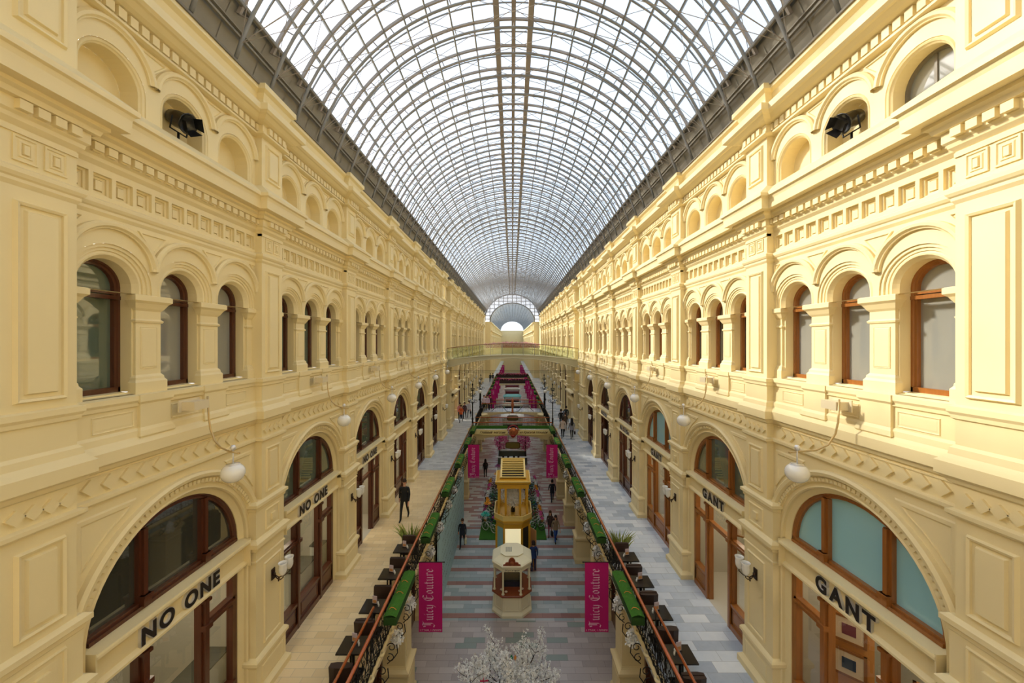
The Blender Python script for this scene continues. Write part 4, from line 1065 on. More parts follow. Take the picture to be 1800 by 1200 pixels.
# ---------------------------------------------------------------- bicycles on turf strips
for s,side in ((-1,'left'),(1,'right')):
    m=M(); m.box(*sorted((s*1.02,s*2.22)),24.6,34.3,0,.05); tag(m.build('turf_mat',turf),'long strip of artificial turf under the bicycles, %s of the gold pavilion'%side,'mat')
bc=[(232,230,224),(30,30,34),(196,40,96),(40,80,150),(220,220,220),(150,30,40),(60,150,140),(230,226,210)]
def make_bike(ci):
    r=thing('bicycle','','bicycle',(0,0,0)); paint=mat('bike_paint_%d'%ci,bc[ci],.35)
    def torus(cx,R,t):
        m=M(); m.tube([(cx+R*math.cos(2*PI*k/18),0,R+.02+R*math.sin(2*PI*k/18)) for k in range(19)],t,5,False); 
        for k in range(8): a=2*PI*k/8; m.tube([(cx,0,R+.02),(cx+R*math.cos(a),0,R+.02+R*math.sin(a))],.004,3,False)
        return m
    for cx in (-.38,.38): torus(cx,.27,.022).build('wheel',paint if ci in (0,4,7) else mat('tyre',(40,40,42),.7),r)
    m=M(); R=.29
    for a,b in (((-.38,0,R),(-.05,0,R)),((-.05,0,R),(-.14,0,.70)),((-.38,0,R),(-.12,0,.6)),((-.05,0,R),(.26,0,.62)),((-.12,0,.6),(.26,0,.66)),((.26,0,.60),(.38,0,R)),((.26,0,.6),(.23,0,.84))): m.tube([a,b],.014,6)
    m.build('frame',paint,r)
    m=M(); m.tube([(.12,-.24,.86),(.22,-.16,.86),(.23,0,.84),(.22,.16,.86),(.12,.24,.86)],.012,6); m.build('handlebar',chrome,r)
    m=M(); m.rings([[(-.25,-.06,.71),(-.25,.06,.71),(-.25,.06,.75),(-.25,-.06,.75)],[(-.02,-.02,.72),(-.02,.02,.72),(-.02,.02,.75),(-.02,-.02,.75)]],True,True); m.build('saddle',leather,r)
    m=M(); m.lathe([(.09,.62),(.13,.8),(.12,.8),(.08,.63)],(.36,0,0),10); m.build('basket',mat('wicker',(170,130,80),.8),r)
    m=M(); random.seed(ci); blossom(m,(.36,0,.84),.13,40,.03,.05); m.build('basket_flowers',[petal,mat('pink_petal',(226,96,160),.7),mat('orange_petal',(250,170,40),.7)][ci%3],r)
    return r
bk=[make_bike(i) for i in range(8)]; ub=set(); random.seed(4)
for s,side in ((-1,'left'),(1,'right')):
    for k in range(18):
        b=bk[(k*3+(s>0))%8]; y=25.6+k*.47
        c=b if b.name not in ub else copy_tree(b); ub.add(b.name)
        c.location=(s*(1.62+random.uniform(-.06,.06)),y,.05); c.rotation_euler=(0,0,(0 if s>0 else PI)+random.uniform(-.3,.3)+s*.35)
        c['label']='%s bicycle with flower basket, %s in the row %s of the gold pavilion'%(['white','black','pink','blue','pale grey','dark red','teal','ivory'][(k*3+(s>0))%8],ORD[k],side); c['group']='bicycles on the turf strips'
def bigflower(x,y,z,R,c,label):
    r=thing('giant_paper_flower',label,'flower',(x,y,.05)); m=M()
    for ring_,(n,rr,t) in enumerate(((9,1,.1),(7,.7,.4),(5,.45,.75))):
        for k in range(n):
            a=2*PI*k/n+ring_*.3; 
            def q(u,v): return (R*rr*u*math.cos(a+v),R*rr*u*math.sin(a+v),z-.05+R*t*u)
            m.poly([q(.1,0),q(.6,-.38),q(1,-.18),q(1,.18),q(.6,.38)])
    m.build('petals',mat('flower%d'%c[0],c,.6),r)
    m=M(); m.tube([(0,0,0),(0,0,z-.05)],.02,6); m.build('stalk',mat('stalk_green',(40,90,40),.7),r)
bigflower(-1.85,27.6,1.1,.28,(246,176,40),'giant orange paper flower above the left bicycles, nearer orange one')
bigflower(-1.9,26.0,1.0,.34,(60,190,170),'giant turquoise paper flower at the near end of the left bicycles')
bigflower(-1.2,25.8,.9,.26,(150,40,120),'giant purple paper flower beside the gold pavilion, left bicycles')
bigflower(-1.4,33.4,1.2,.32,(250,190,60),'giant yellow paper flower at the far end of the left bicycles')
bigflower(-1.35,34.0,1.7,.30,(150,140,200),'giant lilac paper flower at the far end of the left bicycles')
# ---------------------------------------------------------------- blue hoarding on the left ground floor
r=thing('painted_hoarding','pale blue painted hoarding with brushed dark script along the left ground floor','hoarding',(-3.585,0,0))
m=M(); m.box(-.04,.04,17.9,27.2,0,4.0); m.build('board',mat('hoarding_blue',(172,206,216),.7,noise=.1,nscale=1.5),r)
m=M(); random.seed(9)
for row in range(7):
    z=3.4-row*.45; y=18.6+random.uniform(0,.5)
    while y<26.6:
        L=random.uniform(.3,.9); n=int(L/.06); 
        pts=[(.045,y+k*L/n,z+.10*math.sin(k*1.9+row)*random.uniform(.5,1)) for k in range(n+1)]
        for a,b in zip(pts,pts[1:]): m.quad((a[0],a[1],a[2]),(b[0],b[1],b[2]),(b[0],b[1],b[2]+.035),(a[0],a[1],a[2]+.035))
        y+=L+.25
m.build('brushed_script',mat('hoarding_ink',(70,92,104),.7),r)
# white flower bunches under the gallery edge
wf=thing('flower_bunch','','flowers',(0,0,0)); m=M(); random.seed(2); blossom(m,(0,0,0),.17,60,.05,.09,1.3); m.build('white_petals',petal,wf); us2=False
for s,side in ((-1,'left'),(1,'right')):
    for k,y in enumerate((10.9,12.3,15.4,17.4,19.8,21.8,24.3,28.8)):
        o=wf if not us2 else copy_tree(wf); us2=True
        o.location=(s*(EDGE-.10),y,CZ-8.62); o['label']='white artificial flower bunch on the %s gallery cornice, %s from the camera'%(side,ORD[k]); o['group']='white flower bunches under the galleries'
# ---------------------------------------------------------------- low bridge with lettered valance
r=thing('footbridge','low arched footbridge carrying the cream lettered valance, joining the two galleries','bridge',(0,33.0,GF))
def bridge_deck(m,X,y0,y1,zc,rise,th,n=24,under=.5):
    def z(x): return zc+rise*(1-(x/X)**2)
    for k in range(n):
        a,b=-X+2*X*k/n,-X+2*X*(k+1)/n
        za,zb=z(a),z(b); ua=za-th-under*(a/X)**2; ub_=zb-th-under*(b/X)**2
        m.rings([[(a,y0,ua),(a,y1,ua),(a,y1,za),(a,y0,za)],[(b,y0,ub_),(b,y1,ub_),(b,y1,zb),(b,y0,zb)]],True,True)
m=M(); bridge_deck(m,3.52,0,2.3,0,.02,.12,24,.5); m.build('arched_deck',cream,r)
m=M(); bridge_deck(m,3.4,.12,2.18,.03,.02,.02,24,0); m.build('walkway',gr,r)
for y in (.05,2.25):
    m=M(); m.tube([(-3.45,y,1.02),(0,y,1.04),(3.45,y,1.02)],.04,8); m.build('handrail',copper,r)
    m=M(); m.tube([(-3.45,y,.12),(3.45,y,.12)],.015,6)
    for k in range(58): x=-3.42+k*.12; m.tube([(x,y,.0),(x,y,1.0)],.009,4)
    m.build('iron_balusters',iron,r)
m=M(); m.box(-3.3,-.45,-.28,-.06,.55,.78); m.box(.45,3.3,-.28,-.06,.55,.78); m.build('grass_trough',turf,r)
va=mat('valance_cream',(246,228,160),.7)
for s in (-1,1):
    m=M(); n=12; A=[]
    for k in range(n+1):
        x=s*(.42+(3.15-.42)*k/n); A.append((x,-.34,.53-.07*math.sin(PI*k/n)))
    m.rings([[(x,y,z) for x,y,z in A],[(x,y,z-.44) for x,y,z in A]],False); m.rings([[(x,y+.02,z) for x,y,z in A],[(x,y+.02,z-.44) for x,y,z in A]],False)
    m.quad((s*3.15,-.35,.53),(s*3.45,-.30,.48),(s*3.32,-.32,.30),(s*3.15,-.35,.30)); m.quad((s*3.15,-.35,.3),(s*3.32,-.32,.30),(s*3.45,-.30,.06),(s*3.15,-.35,.09))
    m.build('valance',va,r)
dk=mat('valance_ink',(96,56,20),.7)
text_obj('Главный  магазин',.27,'valance_lettering',dk,r,(-1.75,-.37,.25),(PI/2,0,0),.003,.004,shear=.35,sx=.95)
text_obj('на Красной площади',.25,'valance_lettering',dk,r,(1.80,-.37,.25),(PI/2,0,0),.003,.004,shear=.35,sx=.95)
# cartouche
r2=thing('bridge_cartouche','copper and red shield ornament with scrolls at the centre of the lettered bridge','ornament',(.05,32.6,GF+.3))
cp=mat('cartouche_copper',(200,120,76),.35,.4); rd=mat('cartouche_red',(150,34,26),.6)
m=M(); m.lathe([(.001,-.05),(.30,-.04),(.36,0),(.30,.05),(.001,.07)],(0,0,0),20); o=m.build('shield',cp,r2); o.rotation_euler=(PI/2,0,0); o.scale=(1,1.15,1)
m=M()
for k in range(11):
    a=PI*(.05+.9*k/10); m.lathe([(.001,-.06),(.12,0),(.001,.06)],(.46*math.cos(a),.03,.1+.46*math.sin(a)),8)
m.lathe([(.001,-.5),(.2,-.4),(.25,-.3),(.001,-.2)],(0,.03,0),10); m.build('red_plumes',rd,r2)
m=M()
for s in (-1,1): m.tube([(s*.30,-.05,-.2),(s*.42,-.05,0),(s*.34,-.05,.2),(s*.2,-.05,.28)],.035,8)
m.tube([(-.12,-.06,-.1),(-.1,-.07,.1),(0,-.08,.18),(.1,-.07,.1),(.12,-.06,-.1)],.03,8); m.box(-.1,.1,-.08,-.03,-.5,-.25); m.build('scrolls',cp,r2)
# second low bridge
r=thing('footbridge','second low footbridge with dark iron rails, behind the lettered one','bridge',(0,43.0,GF))
m=M(); bridge_deck(m,3.52,0,2.6,0,.05,.14,24,.45); m.build('arched_deck',cream,r)
m=M(); bridge_deck(m,3.4,.12,2.48,.03,.05,.02,24,0); m.build('walkway',gr,r)
for y in (.05,2.5):
    m=M(); m.tube([(-3.45,y,1.02),(0,y,1.08),(3.45,y,1.02)],.045,8); m.build('handrail',copper,r)
    m=M()
    for k in range(58): x=-3.42+k*.12; m.tube([(x,y,.0),(x,y,1.0)],.01,4)
    if y<1:
        for s in (-1,1): m.tube([(s*.2,-.05,.1),(s*.7,-.05,.2),(s*1.2,-.05,.8),(s*1.8,-.05,.7),(s*2.4,-.05,.2)],.03,5)
    m.build('iron_balusters',iron,r)
r=thing('bridge_ornament','small copper lyre ornament rising from the centre of the second low bridge','ornament',(0,42.9,GF))
m=M(); m.lathe([(.2,0),(.12,.1),(.1,.6),(.22,.9),(.1,1.1),(.16,1.3),(.001,1.8)],(0,0,0),12); m.build('finial',cp,r)
# projecting round balconies at the four corners between the low bridges
for s,side in ((-1,'left'),(1,'right')):
    for y,nm in ((34.9,'near'),(42.2,'far')):
        m=M(); m.lathe([(.15,-1.0),(.5,-.6),(.62,-.3),(.70,-.12),(.72,0),(.70,.02)],(0,0,0),24); o=m.build('balcony_corbel',cream); o.location=(s*3.5,y,GF); o.name='trim_%d'%(1+(s>0)*2+(nm=='far')); struct(o)
    b=thing('crossing_railing','black iron grid railing along the %s gallery between the two low bridges'%side,'railing',(s*EDGE,0,GF)); m=M()
    m.box(-.02,.02,35.4,42.8,.98,1.03); m.box(-.015,.015,35.4,42.8,.1,.13); 
    for k in range(61): m.box(-.008,.008,35.4+k*.121,35.416+k*.121,.1,1.0)
    m.build('iron_grid',iron,b)
# street lamps at the crossing
def lamp_post(x,y,label,globe=True):
    r=thing('candelabra_lamp' if not globe else 'post_lamp',label,'street lamp',(x,y,GF))
    m=M(); m.lathe([(.16,0),(.16,.2),(.09,.3),(.07,.9),(.10,1.0),(.05,1.1),(.045,2.35),(.07,2.42),(.03,2.5)],(0,0,0),10); m.build('post',iron,r)
    if globe:
        m=M(); m.lathe([(.05,2.5)]+[(.2*math.sin(math.radians(a)),2.68-.19*math.cos(math.radians(a))) for a in range(20,181,16)],(0,0,0),16); m.build('globe',white,r)
    else:
        m=M(); m.tube([(0,0,2.4),(0,0,4.1)],.035,6)
        for z,R in ((2.6,.42),(3.2,.34),(3.7,.22)):
            for k in range(6):
                a=k*PI/3; m.tube([(0,0,z),(R*.5*math.cos(a),R*.5*math.sin(a),z-.12),(R*math.cos(a),R*math.sin(a),z),(R*.9*math.cos(a),R*.9*math.sin(a),z+.16),(R*.7*math.cos(a),R*.7*math.sin(a),z+.1)],.018,5)
        m.lathe([(.001,4.05),(.08,4.15),(.03,4.25),(.001,4.4)],(0,0,0),8); m.build('scroll_arms',iron,r)
        for k in range(3):
            a=k*2.094+.5; m=M(); m.lathe([(.001,-.09),(.07,-.05),(.085,0),(.06,.06),(.03,.09)],(.42*math.cos(a),.42*math.sin(a),2.72),10); m.build('small_globe',white,r)
for s,side in ((-1,'left'),(1,'right')):
    lamp_post(s*3.7,34.7,'black scrolled candelabra lamp at the near %s corner of the crossing'%side,False)
    lamp_post(s*3.55,41.0,'black post lamp with one white globe at the far %s corner of the crossing'%side,True)
    lamp_post(s*3.75,44.5,'black scrolled candelabra lamp beyond the second low bridge, %s side'%side,False)
    lamp_post(s*4.5,52,'single globe post lamp farther down the %s gallery'%side,True)
# ---------------------------------------------------------------- upper glass bridge
r=thing('upper_glass_bridge','high arched bridge with green glass balustrades spanning the passage between the upper walls','bridge',(0,33.5,CZ))
m=M(); X=5.85
def uz(x): return -1.68+.44*(1-(x/X)**2)
n=36
for k in range(n):
    a,b=-X+2*X*k/n,-X+2*X*(k+1)/n; ua,ub_=uz(a)-.28-.42*(a/X)**2,uz(b)-.28-.42*(b/X)**2
    m.rings([[(a,0,ua),(a,3.0,ua),(a,3.0,uz(a)),(a,0,uz(a))],[(b,0,ub_),(b,3.0,ub_),(b,3.0,uz(b)),(b,0,uz(b))]],True,True)
m.build('arched_deck',mat('bridge_stone_paint',(186,180,150),.6),r)
for y in (-.02,3.02):
    m=M(); m.tube([(-X+2*X*k/n,y,uz(-X+2*X*k/n)+.02) for k in range(n+1)],.035,6); m.tube([(-X+2*X*k/n,y,uz(-X+2*X*k/n)-.24-.42*(k/n*2-1)**2) for k in range(n+1)],.03,6); m.build('edge_mouldings',mat('bridge_edge_paint',(206,200,172),.6),r)
    m=M(); m.tube([(-X+2*X*k/n,y,uz(-X+2*X*k/n)+1.06) for k in range(n+1)],.03,8); m.build('top_rail',mat('bridge_rail',(150,110,70),.3,.4),r)
    m=M()
    m.rings([[(-X+2*X*k/n,y,uz(-X+2*X*k/n)+z) for k in range(n+1)] for z in (.06,1.0)],False); m.build('glass_balustrade',railglass,r)
    m=M()
    for k in range(0,n+1,3): x=-X+2*X*k/n; m.tube([(x,y,uz(x)),(x,y,uz(x)+1.04)],.018,6)
    m.build('uprights',steel,r)
m=M(); m.tube([(-5.7,-.1,-2.62),(5.7,-.1,-2.62)],.02,5); m.tube([(-5.7,-.1,-2.78),(5.7,-.1,-2.78)],.012,5); m.build('tie_cables',iron,r)
# very distant upper bridge covered in pink flowers
r=thing('flowered_far_bridge','very distant upper bridge covered in pink blossom, seen above the glass bridge','bridge',(0,79,CZ))
m=M()
for k in range(n):
    a,b=-X+2*X*k/n,-X+2*X*(k+1)/n; m.rings([[(a,0,uz(a)-.3),(a,3.0,uz(a)-.3),(a,3.0,uz(a)),(a,0,uz(a))],[(b,0,uz(b)-.3),(b,3.0,uz(b)-.3),(b,3.0,uz(b)),(b,0,uz(b))]],True,True)
m.build('arched_deck',cream,r)
m=M(); random.seed(7)
for k in range(40): x=-5.6+11.2*k/39; blossom(m,(x,-.1,uz(x)+.75),.35,30,.08,.13,1.4)
m.build('pink_blossom',mat('pale_pink_petal',(236,170,190),.7),r)['kind']='stuff'
m=M(); m.box(-5.6,5.6,-.05,.0,-1.3,-.55); m.build('red_valance',mat('far_red',(170,70,80),.7),r)
# ---------------------------------------------------------------- pink blossom stand under the lettered bridge
r=thing('blossom_cafe_stand','low white café stand wreathed in pink blossom under the lettered bridge','stand',(.0,41.0,0))
m=M(); 
for a in ((-1.55,1.55,-1.3,-1.2),(-1.55,1.55,1.2,1.3),(-1.55,-1.45,-1.2,1.2),(1.45,1.55,-1.2,1.2)): m.box(a[0],a[1],a[2],a[3],0,.7)
m.build('low_fence',mat('stand_dark_green',(104,108,92),.6),r)
m=M(); m.box(-1.6,1.6,-1.36,-1.16,.7,.8); m.box(-1.6,1.6,1.16,1.36,.7,.8); m.build('white_ledge',white,r)
m=M(); m.tube([(-1.4,0,0),(-1.4,0,2.6)],.05,6); m.tube([(1.4,0,0),(1.4,0,2.6)],.05,6); m.build('trunks',MATS['branch_brown'],r)
m=M(); random.seed(21)
for s in (-1,1):
    blossom(m,(s*1.25,0,2.3),.75,500,.06,.1,1.6)
m.build('pink_blossom',MATS['pink_petal'],r)['kind']='stuff'
for y,z,w,lab in ((34.2,3.55,1.35,'oval green and gold sign hanging under the lettered bridge'),(44.2,4.0,1.35,'oval green and gold sign hanging under the second low bridge')):
    r=thing('hanging_sign',lab,'sign',(.02,y,z)); m=M()
    pts=[(w/2*math.copysign(abs(math.cos(a))**.5,math.cos(a)),.31*math.copysign(abs(math.sin(a))**.5,math.sin(a))) for a in [2*PI*k/24 for k in range(24)]]
    m.prism(pts,1,-.04,.04); m.build('sign_border',mat('sign_brown',(96,44,30),.5),r)
    m=M(); m.prism([(a*.92,b*.85) for a,b in pts],1,-.05,.05); m.build('sign_face',mat('sign_olive_gold',(140,126,60),.5,noise=.2,nscale=6),r)
    m=M(); hz=4.72-z; m.tube([(-.4,0,.3),(-.4,0,hz)],.012,5); m.tube([(.4,0,.3),(.4,0,hz)],.012,5); m.build('hangers',iron,r)
# far stalls on the ground floor
stc=[(232,230,222),(214,206,180),(120,190,190)]
for k,(y,h) in enumerate(((52,2.6),(59,3.0),(67,3.2),(75,3.4))):
    r=thing('market_stall','%s stall on the ground floor beyond the low bridges, %s in the line'%(['white','cream','turquoise','pale'][k],ORD[k]),'stall',(0,y,0)); c=mat('stall%d'%(k%3),stc[k%3],.6)
    m=M(); m.box(-1.5,1.5,-1,1,0,1.0); m.build('counter',c,r)
    for x in (-1.4,1.4):
        for yy in (-.9,.9): m=M(); m.box(x-.05,x+.05,yy-.05,yy+.05,1.0,h); m.build('post',c,r)
    m=M(); m.rings([[(-1.6,-1.1,h),(1.6,-1.1,h),(1.6,1.1,h),(-1.6,1.1,h)],[(-1.6,-1.1,h+.15),(1.6,-1.1,h+.15),(1.6,1.1,h+.15),(-1.6,1.1,h+.15)],[(-1.1,-.7,h+.35),(1.1,-.7,h+.35),(1.1,.7,h+.35),(-1.1,.7,h+.35)]],True,True); m.build('canopy',c,r)
    m=M(); m.box(-1.3,1.3,-1.02,-.9,1.1,1.7); m.build('dark_display',dark,r)
for k,x in enumerate((-1.5,-.9,.9,1.5)):
    b=thing('low_armchair','white armchair on the ground floor behind the lettered bridge, %s from the left'%ORD[k],'chair',(x,45.5,0),0,'white armchairs beyond the bridges')
    m=M(); m.box(-.27,.27,-.27,.27,.0,.42); m.build('seat',white,b); m=M(); m.box(-.27,.27,.2,.3,.42,.8); m.build('backrest',white,b)
for k,(y,nm) in enumerate(((72.0,'third'),(83.0,'fourth'))):
    r=thing('footbridge','%s low footbridge, %s down the passage, with pink flowers on its rail'%(nm,['far','very far'][k]),'bridge',(0,y,GF))
    m=M(); bridge_deck(m,3.5,0,2.0,0,.05,.14,16,.4); m.build('arched_deck',cream,r)
    m=M(); m.box(-3.4,3.4,-.03,.03,.1,1.0); m.build('dark_rail_screen',mat('far_rail_dark',(62,44,38),.7),r)
    m=M(); m.tube([(-3.45,0,1.04),(3.45,0,1.04)],.05,6); m.build('handrail',copper,r)
    m=M(); random.seed(30+k)
    for q in range(14): blossom(m,(-3+6*q/13,-.12,.95),.22,14,.05,.09)
    m.build('rail_flowers',MATS['pink_petal'],r)['kind']='stuff'
for s_,side in ((-1,'left'),(1,'right')):
    for k,y in enumerate((90,98,107,117)):
        banner(s_,y,CZ-7.4,'tiny far-off magenta banner, %s side, %s in the row'%(side,ORD[k]))
for k,y in enumerate((90,102,116)):
    r=thing('market_stall','dark wine-red stall at the far end of the passage, %s in the line'%ORD[k],'stall',(0,y,0)); c=mat('far_stall_red',(120,44,56),.7)
    m=M(); m.box(-1.7,1.7,-1,1,0,1.1); m.build('counter',c,r); m=M(); m.box(-1.8,1.8,-1.1,1.1,2.8,3.1); m.build('canopy',mat('far_stall_grey',(110,116,140),.7),r)
    for x in (-1.6,1.6): m=M(); m.box(x-.06,x+.06,-.06,.06,1.1,2.8); m.build('post',c,r)
# ---------------------------------------------------------------- people
def seg_d(p,a,b):
    ab=b-a; t=max(0,min(1,(p-a).dot(ab)/max(1e-9,ab.length_squared))); return (p-(a+ab*t)).length
def body_mesh(pose='walk',H=1.76,female=False,arm=0):
    k=H/1.76; w=.92 if female else 1.0
    J={'pel':(0,0,.95),'wst':(0,.0,1.10),'chs':(0,.01,1.30),'nck':(0,0,1.48),'hd0':(0,.01,1.56),'hd1':(0,.015,1.70)}
    st=.20 if pose=='walk' else .02
    for s,nm in ((-1,'L'),(1,'R')):
        f=s*st; 
        J['hp'+nm]=(s*.09,0,.92); J['kn'+nm]=(s*.10,f*.65+.03,.50); J['an'+nm]=(s*.10,f*1.25-(.05 if f<0 else 0),.09 if f>=0 or st<.1 else .15); J['to'+nm]=(s*.12,f*1.25+.15,.035 if f>=0 or st<.1 else .05)
        J['sh'+nm]=(s*.175*w,0,1.42); J['el'+nm]=(s*.24*w,-f*.5-.02,1.14); J['wr'+nm]=(s*.25*w,-f*.9+.07,.90); J['hn'+nm]=(s*.25*w,-f*1.0+.10,.80)
        if arm==1: J['el'+nm]=(s*.25,.05,1.15); J['wr'+nm]=(s*.12,.25,1.12); J['hn'+nm]=(s*.04,.28,1.14)
    if pose=='sit':
        for a in list(J):
            x,y,z=J[a]; J[a]=(x,y,z-.47)
        for s,nm in ((-1,'L'),(1,'R')):
            J['kn'+nm]=(s*.12,.42,.50); J['an'+nm]=(s*.12,.44,.09); J['to'+nm]=(s*.13,.58,.035); J['wr'+nm]=(s*.15,.28,.62); J['hn'+nm]=(s*.12,.36,.60)
    R={'pel':(.15*w,.11),'wst':(.135*w,.10),'chs':(.16*w,.115),'nck':(.055,.055),'hd0':(.075,.085),'hd1':(.085,.095)}
    for nm in 'LR': R.update({'hp'+nm:(.095,.095),'kn'+nm:(.062,.062),'an'+nm:(.042,.045),'to'+nm:(.045,.03),'sh'+nm:(.065,.065),'el'+nm:(.047,.047),'wr'+nm:(.032,.032),'hn'+nm:(.042,.022)})
    E=[('pel','wst'),('wst','chs'),('chs','nck'),('nck','hd0'),('hd0','hd1')]
    for nm in 'LR': E+=[('pel','hp'+nm),('hp'+nm,'kn'+nm),('kn'+nm,'an'+nm),('an'+nm,'to'+nm),('chs','sh'+nm),('sh'+nm,'el'+nm),('el'+nm,'wr'+nm),('wr'+nm,'hn'+nm)]
    # fingers
    for s,nm in ((-1,'L'),(1,'R')):
        h=Vector(J['hn'+nm]); wv=Vector(J['wr'+nm]); d=(h-wv).normalized()
        for q,(o,L) in enumerate(((-.028,.055),(-.010,.068),(.010,.064),(.028,.05))):
            side=Vector((0,1,0)) if abs(d.z)>.5 else Vector((1,0,0))
            J['f%d'%q+nm]=tuple(h+d*.03+side*o+d*L); R['f%d'%q+nm]=(.009,.009); E.append(('hn'+nm,'f%d'%q+nm))
        side=Vector((0,1,0)) if abs(d.z)>.5 else Vector((s*-1,0,0)); J['th'+nm]=tuple(h+side*.055+d*.02); R['th'+nm]=(.010,.010); E.append(('hn'+nm,'th'+nm))
    keys=list(J); me=bpy.data.meshes.new('skel'); me.from_pydata([Vector(J[a])*k for a in keys],[(keys.index(a),keys.index(b)) for a,b in E],[])
    o=bpy.data.objects.new('skel',me); C.objects.link(o)
    md=o.modifiers.new('s','SKIN'); md.use_smooth_shade=True
    for a,v in zip(keys,me.skin_vertices[0].data): v.radius=(R[a][0]*k,R[a][1]*k); v.use_root=(a=='pel')
    sb=o.modifiers.new('u','SUBSURF'); sb.levels=1; sb.render_levels=1
    dg=bpy.context.evaluated_depsgraph_get(); out=bpy.data.meshes.new_from_object(o.evaluated_get(dg)); bpy.data.objects.remove(o)
    # label faces: 0 skin,1 top,2 bottom,3 shoes
    Jv={a:Vector(J[a])*k for a in keys}; lab=[]
    for p in out.polygons:
        c=p.center; best=min(E,key=lambda e:seg_d(c,Jv[e[0]],Jv[e[1]])); a,b=best
        if a[:2] in ('an',) or b[:2]=='to': l=3
        elif a[:2]=='kn' or a[:2]=='hp' or b[:2]=='hp' or best==('pel','wst') and c.z<Jv['pel'].z+.02: l=2
        elif a in('nck','hd0') or a[:2]=='hn' or a[:2]=='wr': l=0
        else: l=1
        lab.append(l)
    for p in out.polygons: p.use_smooth=True
    return out,lab,Jv,k
cache={}
skin=mat('skin',(214,160,130),.6); PM={}
def pcol(c): return mat('cloth_%d_%d_%d'%c,c,.8)
def person(x,y,z,rz,label,top,bottom,shoes=(24,22,22),hair=(50,34,24),H=1.76,pose='walk',female=False,long=False,skirt=None,coat=None,arm=0,extra=None):
    r=thing('person',label,'person',(x,y,z),rz)
    key=(pose,round(H,2),female,arm)
    if key not in cache: cache[key]=body_mesh(pose,H,female,arm)
    me0,lab,J,k=cache[key]; me=me0.copy()
    for m_ in (skin,pcol(top),pcol(bottom),pcol(shoes)): me.materials.append(m_)
    me.polygons.foreach_set('material_index',lab); o=bpy.data.objects.new('body',me); C.objects.link(o); o.parent=r
    hd=J['hd1']*.6+J['hd0']*.4
    m=M(); 
    m.lathe([(.001,.135)]+[(.102*math.sin(math.radians(a)),.14*math.cos(math.radians(a))) for a in range(25,80,14)]+[(.104,-.0)],(hd.x,hd.y-.01,hd.z+.035),14,False)
    m.rings([[(hd.x+.10*math.cos(a),hd.y-.01+.105*math.sin(a),zz) for a in [PI*(1.0+t/8) for t in range(9)]] for zz in (hd.z+.04,hd.z-.02,hd.z-.07)],False)
    if long: m.rings([[(hd.x+rr*math.cos(a),hd.y-.02+rr*math.sin(a),zz) for a in [PI*(.95+t*1.1/8) for t in range(9)]] for zz,rr in ((hd.z+.03,.105),(hd.z-.1,.115),(hd.z-.3,.13),(hd.z-.45,.10))],False)
    m.build('hair',pcol(hair),r)
    m=M(); m.lathe([(.001,.0),(.012,.01),(.016,.03),(.001,.06)],(hd.x,hd.y+.105,hd.z-.02),6)
    for s in (-1,1): m.lathe([(.001,-.03),(.02,-.01),(.02,.02),(.001,.035)],(hd.x+s*.098,hd.y,hd.z),6)
    m.build('nose_and_ears',skin,r)
    m=M(); 
    for s in (-1,1): m.box(hd.x+s*.034-.014,hd.x+s*.034+.014,hd.y+.085,hd.y+.102,hd.z+.018,hd.z+.028)
    m.box(hd.x-.025,hd.x+.025,hd.y+.088,hd.y+.104,hd.z-.058,hd.z-.05); m.build('eyes_and_mouth',pcol((60,30,26)),r)
    pel=J['pel']
    if pose!='sit':
        # hem of shirt or coat, follows the hips
        L=(.16 if not coat else coat)
        m=M(); m.smooth=True; m.rings([[(pel.x+a*math.cos(t),pel.y+b*math.sin(t),zz) for t in [2*PI*q/16 for q in range(16)]] for a,b,zz in ((.172*k,.125*k,1.18*k),(.178*k,.135*k,1.0*k),(.188*k,.15*k,(1.0-L)*k))]); m.build('jacket_hem' if coat else 'shirt_hem',pcol(top),r)
    if skirt:
        m=M(); m.smooth=True; m.rings([[(pel.x+a*math.cos(t),pel.y+b*math.sin(t),zz) for t in [2*PI*q/16 for q in range(16)]] for a,b,zz in ((.15*k,.12*k,1.05*k),(.19*k,.16*k,.85*k),(.24*k,.22*k,.62*k))]); m.build('skirt',pcol(skirt),r)
    if extra: extra(r,J,k)
    return r
def bag(c,sd='R',nm='shopping bag',sz=.26):
    def f(r,J,k):
        h=J['hn'+sd]; m=M(); m.box(h.x-.06,h.x+.06,h.y-sz/2,h.y+sz/2,h.z-.12-sz*1.1,h.z-.12)
        w_=r.matrix_basis@Vector((0,0,0)); o=m.build('carried_bag',pcol(c)); o.location=r.location; o.rotation_euler=r.rotation_euler
        tag(o,nm,'bag')
        m=M(); m.tube([(h.x,h.y-.08,h.z-.12),(h.x,h.y,h.z-.02),(h.x,h.y+.08,h.z-.12)],.008,5); m.build('handle',pcol(c),o)
    return f
B=(24,24,26)
person(-4.98,17.2,GF,PI,'man all in black walking towards the camera on the left gallery',B,(20,20,22),H=1.83)
person(-3.2,23.8,0,PI,'man in dark jacket with a light bag walking along the blue hoarding',(36,40,52),(24,26,34),H=1.76,coat=.22,hair=(70,44,34),extra=bag((214,206,170),'L','pale shopping bag held by the man beside the blue hoarding'))
person(-2.6,35.9,0,.3,'slim woman in black standing on the ground floor beyond the left banner',B,(22,22,24),H=1.74,female=True,long=True,pose='stand')
person(3.2,30.4,0,0.1,'man in a dark suit walking away under the right far banner',(28,34,46),(34,46,62),H=1.80,coat=.25)
person(2.78,24.4,0,PI+.2,'woman in beige jacket and bright blue jeans on the right of the ground floor',(150,130,100),(40,80,160),H=1.68,female=True,long=True,extra=bag((44,30,34),'R','dark shoulder bag carried by the woman in blue jeans'))
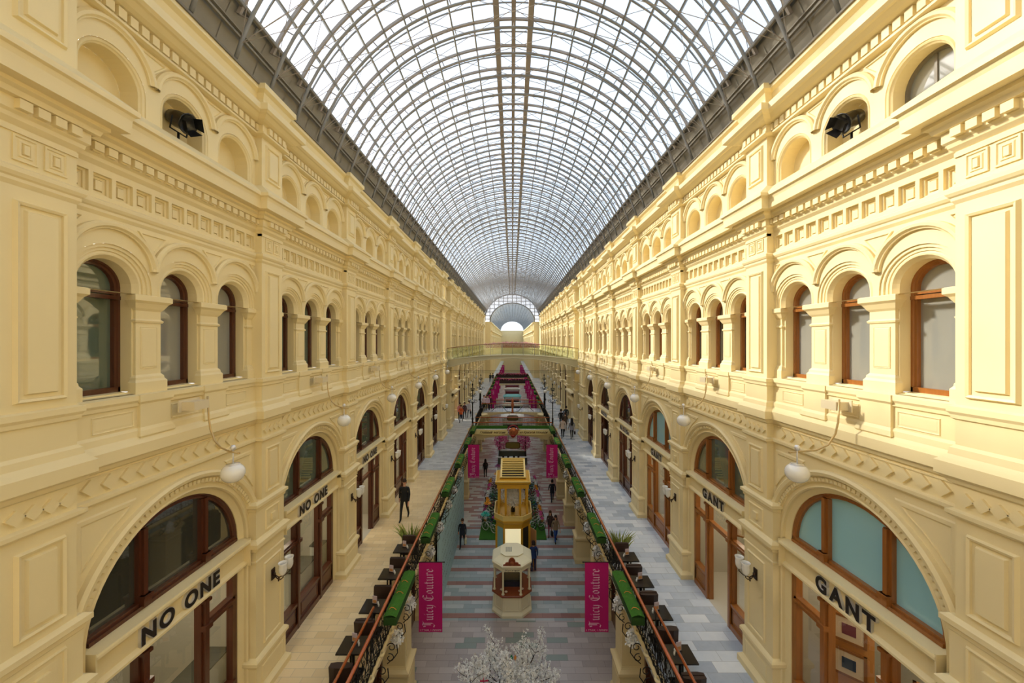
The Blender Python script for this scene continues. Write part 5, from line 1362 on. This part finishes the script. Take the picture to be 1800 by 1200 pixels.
person(2.5,25.1,0,PI-.1,'companion in brown coat just behind the woman in blue jeans',(70,52,44),(150,70,90),H=1.66,female=True,long=True,coat=.3,hair=(90,60,34))
person(1.16,21.2,0,.2,'person in blue jacket and jeans standing at the open door of the gold pavilion',(36,60,110),(40,48,90),H=1.72,pose='stand')
person(-5.2,37.9,GF,PI,'woman in bright orange top at the front of the group on the left gallery',(214,96,50),(44,50,66),H=1.70,female=True,arm=1)
person(-5.5,39.2,GF,PI,'person in pink top behind the orange one on the left gallery',(214,130,140),(30,30,36),H=1.74)
person(-5.05,39.6,GF,PI,'person in dark patterned jacket with black trousers in the left gallery group',(86,64,74),(24,24,28),H=1.72,female=True)
person(-4.65,40.4,GF,PI-.2,'person in white shirt with a dark bag beside the lamp post on the left gallery',(214,212,222),(60,76,96),H=1.78,extra=bag((30,32,44),'L','dark bag of the white-shirted person on the left gallery',.2))
person(-3.35,44.2,GF+.05,PI,'left one of two people in pale pink shirts on the second low bridge',(226,206,220),(60,66,78),H=1.76)
person(-2.95,44.3,GF+.05,PI,'right one of two people in pale pink shirts on the second low bridge',(220,190,210),(44,48,60),H=1.76)
person(-2.6,44.5,GF+.05,PI,'person in dark wine-red jacket beside the pink shirts on the second low bridge',(80,30,56),(30,60,50),H=1.70)
person(4.2,31.5,GF,0,'man in beige shirt and black trousers walking away on the right gallery',(206,186,170),(22,24,30),H=1.76)
person(4.95,31.4,GF,0,'long-haired girl in grey top and black tights walking away on the right gallery',(140,138,146),(18,18,20),H=1.70,female=True,long=True,hair=(26,20,20),skirt=None,coat=.2,extra=bag((40,26,30),'R','dark handbag of the long-haired girl on the right gallery',.2))
person(4.75,33.9,GF,0,'person in brown coat ahead of the beige-shirted man, right gallery',(84,66,50),(40,36,40),H=1.74,coat=.3)
person(4.6,35.6,GF,0,'dark-haired person in black farther along the right gallery',B,(26,26,30),H=1.72)
person(5.3,37.2,GF,0,'person in dark blue jacket nearest the passage on the right gallery',(48,60,70),(30,30,34),H=1.74)
person(-4.4,75,GF,0,'left one of two tiny dark figures at the far end of the left gallery',B,B)
person(-3.9,75.5,GF,0,'right one of two tiny dark figures at the far end of the left gallery',(40,34,36),B)
for k,(x,c) in enumerate(((-.95,(40,34,60)),(-.45,(60,40,60)),(.15,(30,30,34)),(.6,(150,140,90)))):
    st=thing('stool','small dark stool in front of the pink blossom stand, %s from the left'%ORD[k],'stool',(x,38.6,0),0,'stools at the blossom stand')
    m=M(); m.lathe([(.17,.38),(.17,.42)],(0,0,0),12); m.build('seat',black,st); m=M(); m.tube([(0,0,0),(0,0,.38)],.03,6); m.build('leg',iron,st)
    person(x,38.55,-.03,0,'person seated with back to the camera before the pink blossom stand, %s from the left'%ORD[k],c,(40,40,50),pose='sit',long=k%2==0,female=k%2==0)
